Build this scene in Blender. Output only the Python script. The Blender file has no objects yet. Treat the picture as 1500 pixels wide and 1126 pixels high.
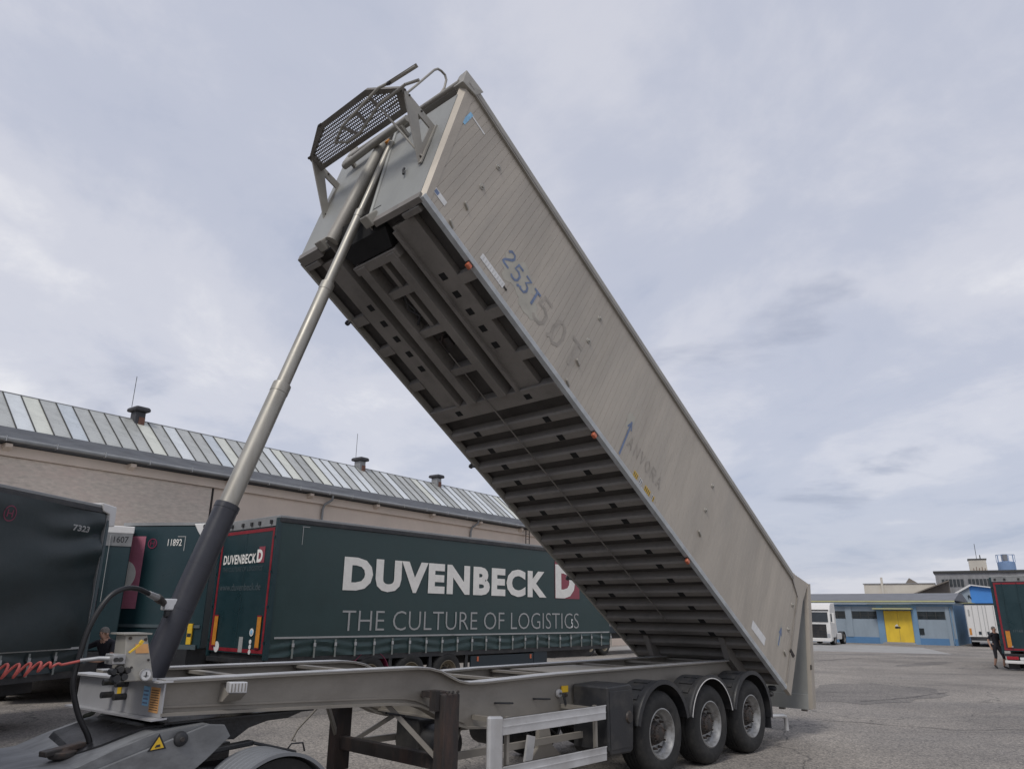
import bpy, bmesh, math, random
from mathutils import Vector, Matrix
from math import sin, cos, pi, radians
random.seed(7)
scene = bpy.context.scene
col = scene.collection
# ------------------------------------------------------------------ camera
cam = bpy.data.cameras.new('camera')
cam.sensor_width = 36.0
cam.lens = 1071.25 / 1500 * 36
cam.clip_end = 3000
cam_o = bpy.data.objects.new('camera', cam)
cam_o.matrix_world = Matrix.Translation((0, 0, 2.019)) @ Matrix.Rotation(pi/2 + 0.304, 4, 'X') @ Matrix.Rotation(0.011, 4, 'Z')
col.objects.link(cam_o)
scene.camera = cam_o
# ------------------------------------------------------------------ sky
world = bpy.data.worlds.new('World'); scene.world = world
world.use_nodes = True
SUN_EL, SUN_AZ = radians(52), radians(205)        # azimuth clockwise from +Y
wn, wl = world.node_tree.nodes, world.node_tree.links
wn.clear()
def N(tree, t, **kw):
    n = tree.nodes.new(t)
    for k, v in kw.items(): setattr(n, k, v)
    return n
def wnode(t, **kw): return N(world.node_tree, t, **kw)
def wmath(op, a, b=None, c=None):
    n = wnode('ShaderNodeMath', operation=op)
    for i, x in enumerate((a, b, c)):
        if x is None: continue
        if isinstance(x, (int, float)): n.inputs[i].default_value = x
        else: wl.new(x, n.inputs[i])
    return n.outputs[0]
sky = wnode('ShaderNodeTexSky', sky_type='NISHITA', sun_disc=False)
sky.sun_elevation = SUN_EL; sky.sun_rotation = SUN_AZ
sky.air_density = 1.0; sky.dust_density = 2.0
tc = wnode('ShaderNodeTexCoord')
sep = wnode('ShaderNodeSeparateXYZ'); wl.new(tc.outputs['Generated'], sep.inputs[0])
zz = wmath('ADD', wmath('MAXIMUM', sep.outputs[2], 0.0), 0.16)
comb = wnode('ShaderNodeCombineXYZ')
wl.new(wmath('DIVIDE', sep.outputs[0], zz), comb.inputs[0])
wl.new(wmath('DIVIDE', sep.outputs[1], zz), comb.inputs[1])
def wnoise(scale, detail, rough, dist, loc, sc=(1, 1, 1), rot=0.0):
    mp = wnode('ShaderNodeMapping'); mp.inputs['Location'].default_value = loc
    mp.inputs['Scale'].default_value = sc; mp.inputs['Rotation'].default_value = (0, 0, rot)
    wl.new(comb.outputs[0], mp.inputs[0])
    n = wnode('ShaderNodeTexNoise'); wl.new(mp.outputs[0], n.inputs['Vector'])
    n.inputs['Scale'].default_value = scale; n.inputs['Detail'].default_value = detail
    n.inputs['Roughness'].default_value = rough; n.inputs['Distortion'].default_value = dist
    return n.outputs[0]
def wramp(src, stops):
    r = wnode('ShaderNodeValToRGB'); wl.new(src, r.inputs[0])
    e = r.color_ramp.elements
    while len(e) < len(stops): e.new(0.5)
    for i, (p_, c_) in enumerate(stops): e[i].position = p_; e[i].color = (*c_, 1)
    r.color_ramp.interpolation = 'EASE'
    return r.outputs[0]
def wmix(f, a, b, mode='MIX'):
    m = wnode('ShaderNodeMix', data_type='RGBA', blend_type=mode)
    for s, x in ((m.inputs[0], f), (m.inputs[6], a), (m.inputs[7], b)):
        if isinstance(x, (int, float)): s.default_value = x
        elif isinstance(x, tuple): s.default_value = (*x, 1)
        else: wl.new(x, s)
    return m.outputs[2]
broad = wnoise(0.55, 5, 0.5, 0.6, (9.1, 4.4, 1.4), (1, 0.75, 1), 0.5)
fine = wnoise(1.9, 10, 0.62, 0.25, (18.2, 4.4, 3.0), (1, 0.8, 1), 0.9)
dense = wmath('ADD', wmath('MULTIPLY', broad, 0.64), wmath('MULTIPLY', fine, 0.36))
cloud = wramp(dense, [(0.35, (4.0, 4.4, 5.55)), (0.45, (5.05, 5.3, 6.25)), (0.53, (6.1, 6.2, 6.9)), (0.62, (7.9, 7.85, 8.1))])
puff = wnoise(1.15, 6, 0.55, 0.3, (4.4, 9.1, 0.0), (0.8, 1, 1), 0.2)
cloud = wmix(wramp(puff, [(0.60, (0, 0, 0)), (0.72, (0.75, 0.75, 0.75))]), cloud, (3.5, 3.8, 4.8))
mixed = wmix(0.88, sky.outputs[0], cloud)
bg = wnode('ShaderNodeBackground'); wl.new(mixed, bg.inputs[0]); bg.inputs[1].default_value = 0.102
wo = wnode('ShaderNodeOutputWorld'); wl.new(bg.outputs[0], wo.inputs[0])
# ------------------------------------------------------------------ sun behind the overcast
sun = bpy.data.lights.new('sun', 'SUN'); sun.energy = 1.5; sun.angle = radians(18); sun.color = (1, 0.96, 0.9)
sun_o = bpy.data.objects.new('sun', sun); col.objects.link(sun_o)
sd = Vector((sin(SUN_AZ)*cos(SUN_EL), cos(SUN_AZ)*cos(SUN_EL), sin(SUN_EL)))
sun_o.rotation_euler = sd.to_track_quat('Z', 'Y').to_euler()
sun_o.location = (0, 0, 60)
scene.view_settings.view_transform = 'Standard'
scene.view_settings.look = 'None'
scene.view_settings.exposure = 0.15
scene.view_settings.gamma = 1.0
scene.view_settings.use_curve_mapping = False
scene.render.resolution_x = 1024; scene.render.resolution_y = 768
scene.render.engine = 'CYCLES'

# ================================================================== helpers
class MB:
    def __init__(s, off=(0, 0, 0)): s.v = []; s.f = []; s.o = Vector(off)
    def add(s, vs, fs):
        b = len(s.v); s.v += [tuple(Vector(p) + s.o) for p in vs]; s.f += [tuple(b+i for i in f) for f in fs]; return s
    def box(s, x0, x1, y0, y1, z0, z1):
        return s.add([(x0,y0,z0),(x1,y0,z0),(x1,y1,z0),(x0,y1,z0),(x0,y0,z1),(x1,y0,z1),(x1,y1,z1),(x0,y1,z1)],
                     [(0,3,2,1),(4,5,6,7),(0,1,5,4),(1,2,6,5),(2,3,7,6),(3,0,4,7)])
    def hexa(s, b, t):      # four bottom points, four top points
        return s.add(list(b)+list(t), [(0,3,2,1),(4,5,6,7),(0,1,5,4),(1,2,6,5),(2,3,7,6),(3,0,4,7)])
    def prism(s, pts, axis, a0, a1):   # pts in the other two axes (x,z for y; x,y for z; y,z for x)
        n = len(pts)
        mk = {'y': lambda p, a: (p[0], a, p[1]), 'z': lambda p, a: (p[0], p[1], a), 'x': lambda p, a: (a, p[0], p[1])}[axis]
        vs = [mk(p, a0) for p in pts] + [mk(p, a1) for p in pts]
        fs = [tuple(range(n)), tuple(range(2*n-1, n-1, -1))] + [(i, (i+1) % n, n+(i+1) % n, n+i) for i in range(n)]
        return s.add(vs, fs)
    def beam(s, p, q, w, h, up=(0, 0, 1)):
        p = Vector(p); q = Vector(q); d = (q-p).normalized(); u = Vector(up)
        a = d.cross(u)
        if a.length < 1e-4: a = d.cross(Vector((1, 0, 0)))
        a.normalize(); b = a.cross(d).normalized(); a = a*w/2; b = b*h/2
        return s.hexa([p-a-b, p+a-b, q+a-b, q-a-b], [p-a+b, p+a+b, q+a+b, q-a+b])
    def tube(s, pts, r, seg=10, caps=True):
        pts = [Vector(p) for p in pts]; n = len(pts)
        rs = r if isinstance(r, (list, tuple)) else [r]*n
        d0 = (pts[1]-pts[0]).normalized()
        a = d0.cross(Vector((0, 0, 1)))
        if a.length < 1e-3: a = d0.cross(Vector((1, 0, 0)))
        a.normalize(); vs = []; fs = []
        for i, p in enumerate(pts):
            d = (pts[min(i+1, n-1)] - pts[max(i-1, 0)]).normalized()
            a = (a - d*a.dot(d)).normalized(); b = d.cross(a)
            for k in range(seg):
                t = 2*pi*k/seg; vs.append(p + (a*cos(t) + b*sin(t))*rs[i])
        for i in range(n-1):
            for k in range(seg):
                k2 = (k+1) % seg; fs.append((i*seg+k, i*seg+k2, (i+1)*seg+k2, (i+1)*seg+k))
        if caps: fs += [tuple(range(seg)), tuple(range(n*seg-1, (n-1)*seg-1, -1))]
        return s.add(vs, fs)
    def lathe(s, prof, c=(0, 0, 0), axis='y', seg=40, a0=0.0, a1=2*pi, close=False):   # prof: (radius, along)
        full = abs(a1-a0-2*pi) < 1e-6; m = seg if full else seg+1; n = len(prof); vs = []; fs = []
        for i in range(m):
            t = a0 + (a1-a0)*i/seg
            for r, h in prof:
                if axis == 'y': vs.append((c[0]+r*cos(t), c[1]+h, c[2]+r*sin(t)))
                elif axis == 'z': vs.append((c[0]+r*cos(t), c[1]+r*sin(t), c[2]+h))
                else: vs.append((c[0]+h, c[1]+r*cos(t), c[2]+r*sin(t)))
        for i in range(seg):
            j = (i+1) % m
            for k in range(n if close else n-1):
                k2 = (k+1) % n; fs.append((i*n+k, i*n+k2, j*n+k2, j*n+k))
        if not full and close: fs += [tuple(range(n)), tuple(reversed(range((m-1)*n, m*n)))]
        return s.add(vs, fs)
    def ibeam(s, tops, bots, y, w, tw, tf):  # I-section following two polylines of (x,z)
        n = len(tops)
        s.prism(tops + bots[::-1], 'y', y-tw/2, y+tw/2) if False else None
        for i in range(n-1):
            (xa, za), (xb, zb) = tops[i], tops[i+1]; (xc, zc), (xd, zd) = bots[i], bots[i+1]
            s.hexa([(xc, y-tw/2, zc), (xd, y-tw/2, zd), (xd, y+tw/2, zd), (xc, y+tw/2, zc)], [(xa, y-tw/2, za), (xb, y-tw/2, zb), (xb, y+tw/2, zb), (xa, y+tw/2, za)])
        for pl, sg in ((tops, -1), (bots, 1)):
            vs = []; fs = []
            for (x, z) in pl: vs += [(x, y-w/2, z), (x, y+w/2, z), (x, y+w/2, z+sg*tf), (x, y-w/2, z+sg*tf)]
            for i in range(n-1):
                for k in range(4): k2 = (k+1) % 4; fs.append((i*4+k, i*4+k2, i*4+4+k2, i*4+4+k))
            fs += [(0, 1, 2, 3), (4*n-1, 4*n-2, 4*n-3, 4*n-4)]
            s.add(vs, fs)
        return s
    def build(s, name, m, parent=None, smooth=False, bevel=0.0, kind=None):
        me = bpy.data.meshes.new(name); me.from_pydata(s.v, [], s.f)
        bm = bmesh.new(); bm.from_mesh(me); bmesh.ops.recalc_face_normals(bm, faces=bm.faces); bm.to_mesh(me); bm.free()
        if smooth:
            me.polygons.foreach_set('use_smooth', [True]*len(me.polygons)); me.set_sharp_from_angle(angle=radians(38))
        me.materials.append(m)
        o = bpy.data.objects.new(name, me); col.objects.link(o)
        if parent is not None: o.parent = parent
        if bevel:
            b = o.modifiers.new('Bevel', 'BEVEL'); b.width = bevel; b.segments = 2; b.limit_method = 'ANGLE'; b.angle_limit = radians(40)
        if kind: o['kind'] = kind
        return o
def tag(o, label, cat, group=None):
    o['label'] = label; o['category'] = cat
    if group: o['group'] = group
    return o
def thing(name, label, cat, loc=(0, 0, 0), rz=0.0, group=None):
    o = bpy.data.objects.new(name, None); col.objects.link(o); o.empty_display_size = 0.3
    o.location = loc; o.rotation_euler = (0, 0, rz)
    return tag(o, label, cat, group)
def inst(src, parent, loc=(0, 0, 0), rot=None, name=None):   # another object sharing the mesh
    o = src.copy(); col.objects.link(o); o.parent = parent; o.location = loc
    if rot is not None: o.rotation_euler = rot
    return o
def text(name, body, m, parent, mat4, size, width=None, bold=0.0, shear=0.0, fit_h=None, split=False, space=1.0):
    cu = bpy.data.curves.new('txt', 'FONT'); cu.body = body; cu.size = 1.0; cu.offset = bold; cu.shear = shear
    cu.space_character = space; cu.resolution_u = 3
    to = bpy.data.objects.new('txt', cu); col.objects.link(to)
    bpy.context.view_layer.update()
    me = bpy.data.meshes.new_from_object(to.evaluated_get(bpy.context.evaluated_depsgraph_get()))
    bpy.data.objects.remove(to); bpy.data.curves.remove(cu)
    xs = [v.co.x for v in me.vertices]; ys = [v.co.y for v in me.vertices]
    x0, x1, y0, y1 = min(xs), max(xs), min(ys), max(ys)
    sy = (fit_h/(y1-y0)) if fit_h else size
    sx = (width/(x1-x0)) if width else sy
    for v in me.vertices: v.co = Vector(((v.co.x-x0)*sx, (v.co.y-y0)*sy, 0))
    me.materials.clear(); me.materials.append(m); me.name = name
    if split:
        bm = bmesh.new(); bm.from_mesh(me); todo = set(bm.faces); isl = []
        while todo:
            st = [todo.pop()]; grp = [st[0]]
            while st:
                for e in st.pop().edges:
                    for f in e.link_faces:
                        if f in todo: todo.discard(f); st.append(f); grp.append(f)
            isl.append(grp)
        for grp in isl:
            mb = MB(); mp = {}
            for f in grp:
                for v in f.verts:
                    if v not in mp: mp[v] = len(mb.v); mb.v.append(tuple(v.co))
                mb.f.append(tuple(mp[v] for v in f.verts))
            o = mb.build(name, m, parent); o.matrix_local = mat4
        bm.free(); return None
    o = bpy.data.objects.new(name, me); col.objects.link(o)
    o.parent = parent; o.matrix_local = mat4
    return o
def face_my(x, y, z): return Matrix.Translation((x, y, z)) @ Matrix.Rotation(pi/2, 4, 'X')                      # facing -y, reads along +x
def face_mx(x, y, z): return Matrix.Translation((x, y, z)) @ Matrix.Rotation(-pi/2, 4, 'Z') @ Matrix.Rotation(pi/2, 4, 'X')  # facing -x, reads along -y

# ------------------------------------------------------------------ materials
def mat(name, c, rough=0.6, metal=0.0, var=0.15, scale=3.0, bump=0.0, bscale=40.0, dirt=None, dirt_amt=0.0, dirt_scale=1.2, stretch=(1, 1, 1), spec=0.5, rvar=0.1):
    m = bpy.data.materials.new(name); m.use_nodes = True; nt = m.node_tree; ns, ls = nt.nodes, nt.links
    p = ns['Principled BSDF']; p.inputs['Roughness'].default_value = rough; p.inputs['Metallic'].default_value = metal
    p.inputs['Specular IOR Level'].default_value = spec
    t = ns.new('ShaderNodeTexCoord'); mp = ns.new('ShaderNodeMapping'); mp.inputs['Scale'].default_value = stretch
    ls.new(t.outputs['Object'], mp.inputs[0])
    n1 = ns.new('ShaderNodeTexNoise'); n1.inputs['Scale'].default_value = scale; n1.inputs['Detail'].default_value = 8; n1.inputs['Roughness'].default_value = 0.62
    ls.new(mp.outputs[0], n1.inputs['Vector'])
    r = ns.new('ShaderNodeValToRGB'); ls.new(n1.outputs[0], r.inputs[0])
    e = r.color_ramp.elements; e[0].position = 0.3; e[1].position = 0.7
    e[0].color = (*[x*(1-var) for x in c], 1); e[1].color = (*[min(1, x*(1+var)) for x in c], 1)
    out = r.outputs[0]
    if dirt:
        n2 = ns.new('ShaderNodeTexNoise'); n2.inputs['Scale'].default_value = dirt_scale; n2.inputs['Detail'].default_value = 10; n2.inputs['Roughness'].default_value = 0.7
        ls.new(mp.outputs[0], n2.inputs['Vector'])
        r2 = ns.new('ShaderNodeValToRGB'); ls.new(n2.outputs[0], r2.inputs[0])
        r2.color_ramp.elements[0].position = 0.47; r2.color_ramp.elements[1].position = 0.68
        r2.color_ramp.elements[0].color = (0, 0, 0, 1); r2.color_ramp.elements[1].color = (dirt_amt,)*3 + (1,)
        mx = ns.new('ShaderNodeMix'); mx.data_type = 'RGBA'; ls.new(r2.outputs[0], mx.inputs[0]); ls.new(out, mx.inputs[6]); mx.inputs[7].default_value = (*dirt, 1)
        out = mx.outputs[2]
    ls.new(out, p.inputs['Base Color'])
    if rvar:
        ma = ns.new('ShaderNodeMapRange'); ls.new(n1.outputs[0], ma.inputs[0]); ma.inputs[1].default_value = 0.3; ma.inputs[2].default_value = 0.7
        ma.inputs[3].default_value = max(0.02, rough-rvar); ma.inputs[4].default_value = min(1, rough+rvar); ls.new(ma.outputs[0], p.inputs['Roughness'])
    if bump:
        n3 = ns.new('ShaderNodeTexNoise'); n3.inputs['Scale'].default_value = bscale; n3.inputs['Detail'].default_value = 6
        ls.new(mp.outputs[0], n3.inputs['Vector'])
        b = ns.new('ShaderNodeBump'); b.inputs['Strength'].default_value = bump; b.inputs['Distance'].default_value = 0.02
        ls.new(n3.outputs[0], b.inputs['Height']); ls.new(b.outputs[0], p.inputs['Normal'])
    return m
M = {}
M['side'] = mat('weathered_alloy_side', (.42, .38, .325), .55, .22, .13, 1.3, .12, 60, (.31, .28, .24), .6, .8, (1.6, 1, .35), .35)
M['alloy'] = mat('dull_alloy', (.33, .315, .28), .55, .25, .14, 2.5, .08, 60, (.24, .22, .2), .5, 1.3)
M['alloy_front'] = mat('front_wall_alloy', (.30, .305, .29), .55, .2, .14, 1.6, .06, 60, (.22, .21, .19), .45, 1.1, (1, 1, .4))
M['rail'] = mat('chassis_alloy', (.255, .235, .205), .6, .2, .14, 2.0, .08, 50, (.15, .13, .11), .6, .9, (.6, 1, 1))
M['rail_light'] = mat('clean_alloy', (.60, .60, .60), .42, .45, .1, 3, .04, 60, (.36, .34, .32), .4, 1.8)
M['front_plate'] = mat('pale_front_plate', (.42, .42, .43), .45, .3, .1, 2.2, .05, 50, (.3, .29, .28), .5, 1.5)
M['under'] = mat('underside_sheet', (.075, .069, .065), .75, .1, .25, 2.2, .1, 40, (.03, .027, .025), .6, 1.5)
M['rib'] = mat('underside_rib', (.235, .218, .20), .65, .2, .25, 2.6, .1, 40, (.06, .055, .05), .6, 1.3)
M['deck'] = mat('catwalk_steel', (.15, .138, .122), .6, .2, .25, 3, .1, 40, (.24, .22, .195), .5, 2)
M['hole'] = mat('hole_black', (.008, .008, .008), .9, 0, .1)  # painted dark for the insides of holes and the well; also the eyes
M['black'] = mat('black_plastic', (.018, .019, .022), .5, 0, .2, 3, .06, 60, (.075, .07, .063), .55, 2.4)
M['tyre'] = mat('tyre_rubber', (.018, .018, .018), .85, 0, .2, 6, .12, 80, (.075, .07, .062), .55, 3.5)
M['rim'] = mat('silver_rim', (.30, .30, .295), .42, .55, .2, 5, 0, 40, (.09, .08, .07), .8, 6)
M['rim_dull'] = mat('brown_rim', (.20, .17, .12), .6, .3, .3, 6, 0, 40, (.05, .045, .04), .6, 6)
M['hub'] = mat('dark_hub', (.05, .045, .042), .6, .3, .3, 9, .1, 60, (.14, .08, .05), .5, 8)
M['rust'] = mat('rusty_leg', (.030, .026, .025), .8, .1, .4, 6, .25, 30, (.085, .050, .038), .7, 5, (1, 1, .3))
M['chrome'] = mat('cylinder_steel', (.34, .325, .29), .48, .65, .14, 2.0, 0, 40, (.25, .225, .185), .5, 3, (3, 3, .5))
M['cyl_black'] = mat('cylinder_black_paint', (.022, .023, .032), .42, .0, .2, 3, .04, 50, (.055, .055, .06), .4, 2)
M['grease'] = mat('greasy_black', (.010, .010, .012), .35, 0, .3, 5, .2, 25, (.06, .06, .065), .4, 3)
M['tractor'] = mat('tractor_grey', (.19, .195, .20), .5, .1, .25, 4, .06, 50, (.04, .04, .042), .9, 1.8, (.5, 1.5, 1))
M['fender'] = mat('grey_fender', (.18, .188, .20), .5, 0, .1, 4, .05, 60, (.13, .13, .13), .4, 2)
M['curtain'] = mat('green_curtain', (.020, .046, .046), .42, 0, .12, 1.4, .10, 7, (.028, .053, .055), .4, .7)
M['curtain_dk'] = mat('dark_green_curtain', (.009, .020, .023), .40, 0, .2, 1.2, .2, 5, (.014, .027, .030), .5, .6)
M['door'] = mat('green_door', (.013, .036, .043), .35, 0, .1, 1.8, .02, 40, (.03, .06, .07), .3, 1)
M['navy'] = mat('dark_navy', (.012, .022, .030), .5, 0, .2, 2)
M['red'] = mat('red_tape', (.22, .012, .022), .5, 0, .2, 5)
M['magenta'] = mat('dark_magenta', (.20, .025, .065), .5, 0, .1, 5)
M['pink'] = mat('pink_panel', (.42, .15, .21), .5, 0, .1, 5)
M['logo_red'] = mat('logo_red', (.26, .055, .075), .5, 0, .1, 5)
M['white'] = mat('white_paint', (.70, .69, .67), .5, 0, .06, 3, 0, 40, (.5, .48, .45), .4, 3)
M['letter'] = mat('white_letter', (.80, .78, .73), .55, 0, .06, 3, 0, 40, (.62, .60, .56), .5, 4)
M['letter_thin'] = mat('grey_letter', (.34, .345, .34), .55, 0, .06, 3)
M['letter_dim'] = mat('dim_letter', (.075, .10, .11), .55, 0, .06, 3)
M['strap'] = mat('grey_strap', (.20, .215, .20), .7, 0, .2, 20)
M['orange'] = mat('orange_lamp', (.50, .13, .06), .3, 0, .1, 10)
M['orange_tape'] = mat('orange_reflector', (.55, .22, .03), .4, 0, .15, 8)
M['yellow'] = mat('yellow_sticker', (.72, .46, .03), .5, 0, .1, 8)
M['yellow_door'] = mat('yellow_door_paint', (.70, .48, .04), .55, 0, .10, 2, .05, 20, (.52, .35, .04), .5, 1.2, (1, 1, .4))
M['sticker_orange'] = mat('orange_sticker', (.55, .29, .11), .6, 0, .15, 14)
M['sticker_blue'] = mat('blue_sticker', (.24, .46, .66), .5, 0, .2, 16)
M['sticker_white'] = mat('white_sticker', (.66, .66, .65), .5, 0, .12, 12)
M['tape_mark'] = mat('faint_print', (.54, .54, .53), .6, 0, .1, 12)
M['spray_blue'] = mat('blue_spray', (.145, .19, .30), .7, 0, .3, 14)
M['ghost'] = mat('ghost_paint', (.315, .287, .25), .7, 0, .2, 10)
M['ghost_light'] = mat('scrubbed_patch', (.395, .375, .32), .6, .1, .15, 5)
M['pale_edge'] = mat('pale_edge', (.42, .44, .45), .5, .2, .2, 5, 0, 40, (.35, .35, .34), .5, 3)
M['hose_red'] = mat('red_hose', (.46, .09, .075), .45, 0, .15, 20)
M['hose_black'] = mat('black_hose', (.012, .012, .014), .45, 0, .2, 20)
M['steel'] = mat('bare_steel', (.42, .42, .42), .4, .6, .15, 12)
M['plaster'] = mat('pink_plaster', (.64, .54, .455), .9, 0, .07, .8, .15, 30, (.53, .45, .38), .6, .35)
M['render'] = mat('rough_render', (.57, .50, .43), .95, 0, .18, 7, .45, 22, (.60, .48, .42), .6, 1.1, (.6, 1, 1.8))
M['roof_dark'] = mat('bitumen_roof', (.085, .09, .10), .85, 0, .35, 2.5, .3, 20, (.15, .155, .16), .5, 1.4, (.5, 1, 1))
M['gutter'] = mat('zinc_gutter', (.26, .265, .265), .55, .3, .2, 2)
M['bar'] = mat('glazing_bar', (.05, .05, .048), .7, 0, .2, 4)
M['vent'] = mat('vent_black', (.05, .05, .056), .7, 0, .25, 4)
M['vent_rust'] = mat('vent_rust', (.17, .085, .06), .85, 0, .4, 5)
for i, (c, d) in enumerate((((.42, .43, .41), .55), ((.62, .65, .66), .3), ((.60, .61, .54), .3), ((.36, .37, .35), .7), ((.50, .54, .57), .4))):
    M['pane%d' % i] = mat('roof_glass_%d' % i, c, .28, 0, .12, .9, .0, 40, tuple(x*.62 for x in c), d, 1.5, (1, 1, 1))
M['glass'] = mat('dark_glass', (.03, .036, .04), .12, 0, .2, 2)
M['skin'] = mat('skin', (.42, .25, .18), .6, 0, .08, 12)
M['cloth'] = mat('black_cloth', (.014, .014, .020), .85, 0, .2, 12)
M['shorts'] = mat('dark_shorts', (.022, .022, .028), .85, 0, .2, 12)
M['shoe'] = mat('dark_shoe', (.02, .019, .016), .7, 0, .2, 12)
M['boot'] = mat('green_boot', (.04, .042, .03), .8, 0, .3, 12)
M['hair'] = mat('grey_hair', (.17, .155, .14), .8, 0, .3, 60, .3, 200)
M['blue_wall'] = mat('pale_blue_wall', (.27, .325, .375), .8, 0, .10, .8, .08, 20, (.21, .255, .30), .6, .9, (1, 1, .4))
M['blue_dk'] = mat('blue_base', (.09, .20, .36), .8, 0, .1, 1)
M['blue_mid'] = mat('blue_pilaster', (.16, .27, .40), .8, 0, .1, 1)
M['roof_grey'] = mat('grey_roof', (.16, .165, .18), .8, 0, .15, 1.2, .1, 10)
M['fascia_y'] = mat('yellow_fascia', (.46, .45, .24), .7, 0, .1, 2)
M['bluewash'] = mat('bright_blue', (.06, .24, .62), .6, 0, .08, 1)
M['beige'] = mat('beige_far', (.56, .52, .45), .9, 0, .1, .5)
M['greyfar'] = mat('grey_cladding', (.27, .27, .275), .8, 0, .25, .6, 0, 40, (.17, .16, .155), .5, .5, (1, 1, .25))
M['silo'] = mat('silo_blue', (.20, .30, .48), .6, 0, .1, 1)
M['brown_roof'] = mat('brown_roof', (.19, .165, .14), .9, 0, .2, 1)
M['concrete'] = mat('concrete_slab', (.32, .31, .295), .9, 0, .12, 1.2, .2, 40, (.22, .215, .205), .6, .5)
M['head_light'] = mat('lamp_lens', (.5, .52, .54), .15, .3, .1, 4)
M['tail_red'] = mat('tail_lamp', (.32, .02, .03), .25, 0, .1, 6)

# ------------------------------------------------------------------ ground
def ground_mat(name='old_asphalt', tone=None):
    m = bpy.data.materials.new(name); m.use_nodes = True; nt = m.node_tree; ns, ls = nt.nodes, nt.links
    p = ns['Principled BSDF']; p.inputs['Roughness'].default_value = .92; p.inputs['Specular IOR Level'].default_value = .25
    t = ns.new('ShaderNodeTexCoord')
    def noise(s, d, r, stretch=(1, 1, 1), rot=0):
        mp = ns.new('ShaderNodeMapping'); mp.inputs['Scale'].default_value = stretch; mp.inputs['Rotation'].default_value = (0, 0, rot); ls.new(t.outputs['Object'], mp.inputs[0])
        n = ns.new('ShaderNodeTexNoise'); n.inputs['Scale'].default_value = s; n.inputs['Detail'].default_value = d; n.inputs['Roughness'].default_value = r; ls.new(mp.outputs[0], n.inputs['Vector']); return n.outputs[0]
    def ramp(src, a, ca, b, cb):
        r = ns.new('ShaderNodeValToRGB'); ls.new(src, r.inputs[0]); e = r.color_ramp.elements
        e[0].position = a; e[0].color = (*ca, 1); e[1].position = b; e[1].color = (*cb, 1); return r.outputs[0]
    def mix(f, a, b, mode='MIX'):
        x = ns.new('ShaderNodeMix'); x.data_type = 'RGBA'; x.blend_type = mode
        if isinstance(f, float): x.inputs[0].default_value = f
        else: ls.new(f, x.inputs[0])
        ls.new(a, x.inputs[6])
        if isinstance(b, tuple): x.inputs[7].default_value = (*b, 1)
        else: ls.new(b, x.inputs[7])
        return x.outputs[2]
    base = ramp(noise(.22, 6, .6), .36, (.20, .186, .172), .64, (.30, .278, .254))
    wear = ramp(noise(.09, 4, .55, (1, 2.2, 1), .7), .52, (0, 0, 0), .66, (.55,)*3)
    c = mix(wear, base, (.155, .150, .148))
    streak = ramp(noise(.5, 5, .6, (.25, 2.2, 1), .85), .58, (0, 0, 0), .72, (.5,)*3)
    c = mix(streak, c, (.12, .117, .115))
    pale = ramp(noise(.13, 3, .5, (1.6, .5, 1), .8), .55, (0, 0, 0), .70, (.6,)*3)
    c = mix(pale, c, (.34, .315, .285))
    spot = ramp(noise(.8, 6, .7), .64, (0, 0, 0), .74, (.7,)*3)
    c = mix(spot, c, (.10, .098, .096))
    mv = ns.new('ShaderNodeMapping'); ls.new(t.outputs['Object'], mv.inputs[0])
    wv = ns.new('ShaderNodeTexNoise'); wv.inputs['Scale'].default_value = 1.1; wv.inputs['Detail'].default_value = 4; ls.new(t.outputs['Object'], wv.inputs['Vector'])
    av = ns.new('ShaderNodeVectorMath'); av.operation = 'ADD'; ls.new(mv.outputs[0], av.inputs[0]); ls.new(wv.outputs['Color'], av.inputs[1])
    ck = ns.new('ShaderNodeTexVoronoi'); ck.feature = 'DISTANCE_TO_EDGE'; ck.inputs['Scale'].default_value = .16; ls.new(av.outputs[0], ck.inputs['Vector'])
    c = mix(ramp(ck.outputs['Distance'], .0015, (.75,)*3, .004, (0, 0, 0)), c, (.07, .068, .066))
    vo = ns.new('ShaderNodeTexVoronoi'); vo.inputs['Scale'].default_value = 42; ls.new(t.outputs['Object'], vo.inputs['Vector'])
    stone = ramp(vo.outputs['Color'], .15, (.45, .45, .46), .85, (1.55, 1.5, 1.42))
    c = mix(.75, c, stone, 'MULTIPLY')
    c = mix(.6, c, ramp(noise(11, 5, .7), .3, (.7, .7, .7), .7, (1.25, 1.25, 1.25)), 'MULTIPLY')
    if tone: c = mix(1.0, c, tone, 'MULTIPLY')
    ls.new(c, p.inputs['Base Color'])
    b = ns.new('ShaderNodeBump'); b.inputs['Strength'].default_value = .5; b.inputs['Distance'].default_value = .012
    ls.new(vo.outputs['Distance'], b.inputs['Height']); ls.new(b.outputs[0], p.inputs['Normal'])
    return m
g = MB(); g.add([(-900, -900, 0), (900, -900, 0), (900, 900, 0), (-900, 900, 0)], [(0, 1, 2, 3)])
go = g.build('ground', ground_mat()); go['kind'] = 'structure'
def slab(pts, z=0.004):
    s_ = MB(); s_.add([(x, y, z) for x, y in pts], [tuple(range(len(pts)))])
    o = s_.build('concrete_apron', M['concrete']); o['kind'] = 'structure'; return o
slab([(16.9, 50.0), (26.6, 46.6), (30.2, 56.6), (27.5, 62.5), (19.0, 62.5)])
slab([(2.0, 44.5), (5.2, 42.0), (15.0, 55.0), (12.0, 59.5)], 0.005)

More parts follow.
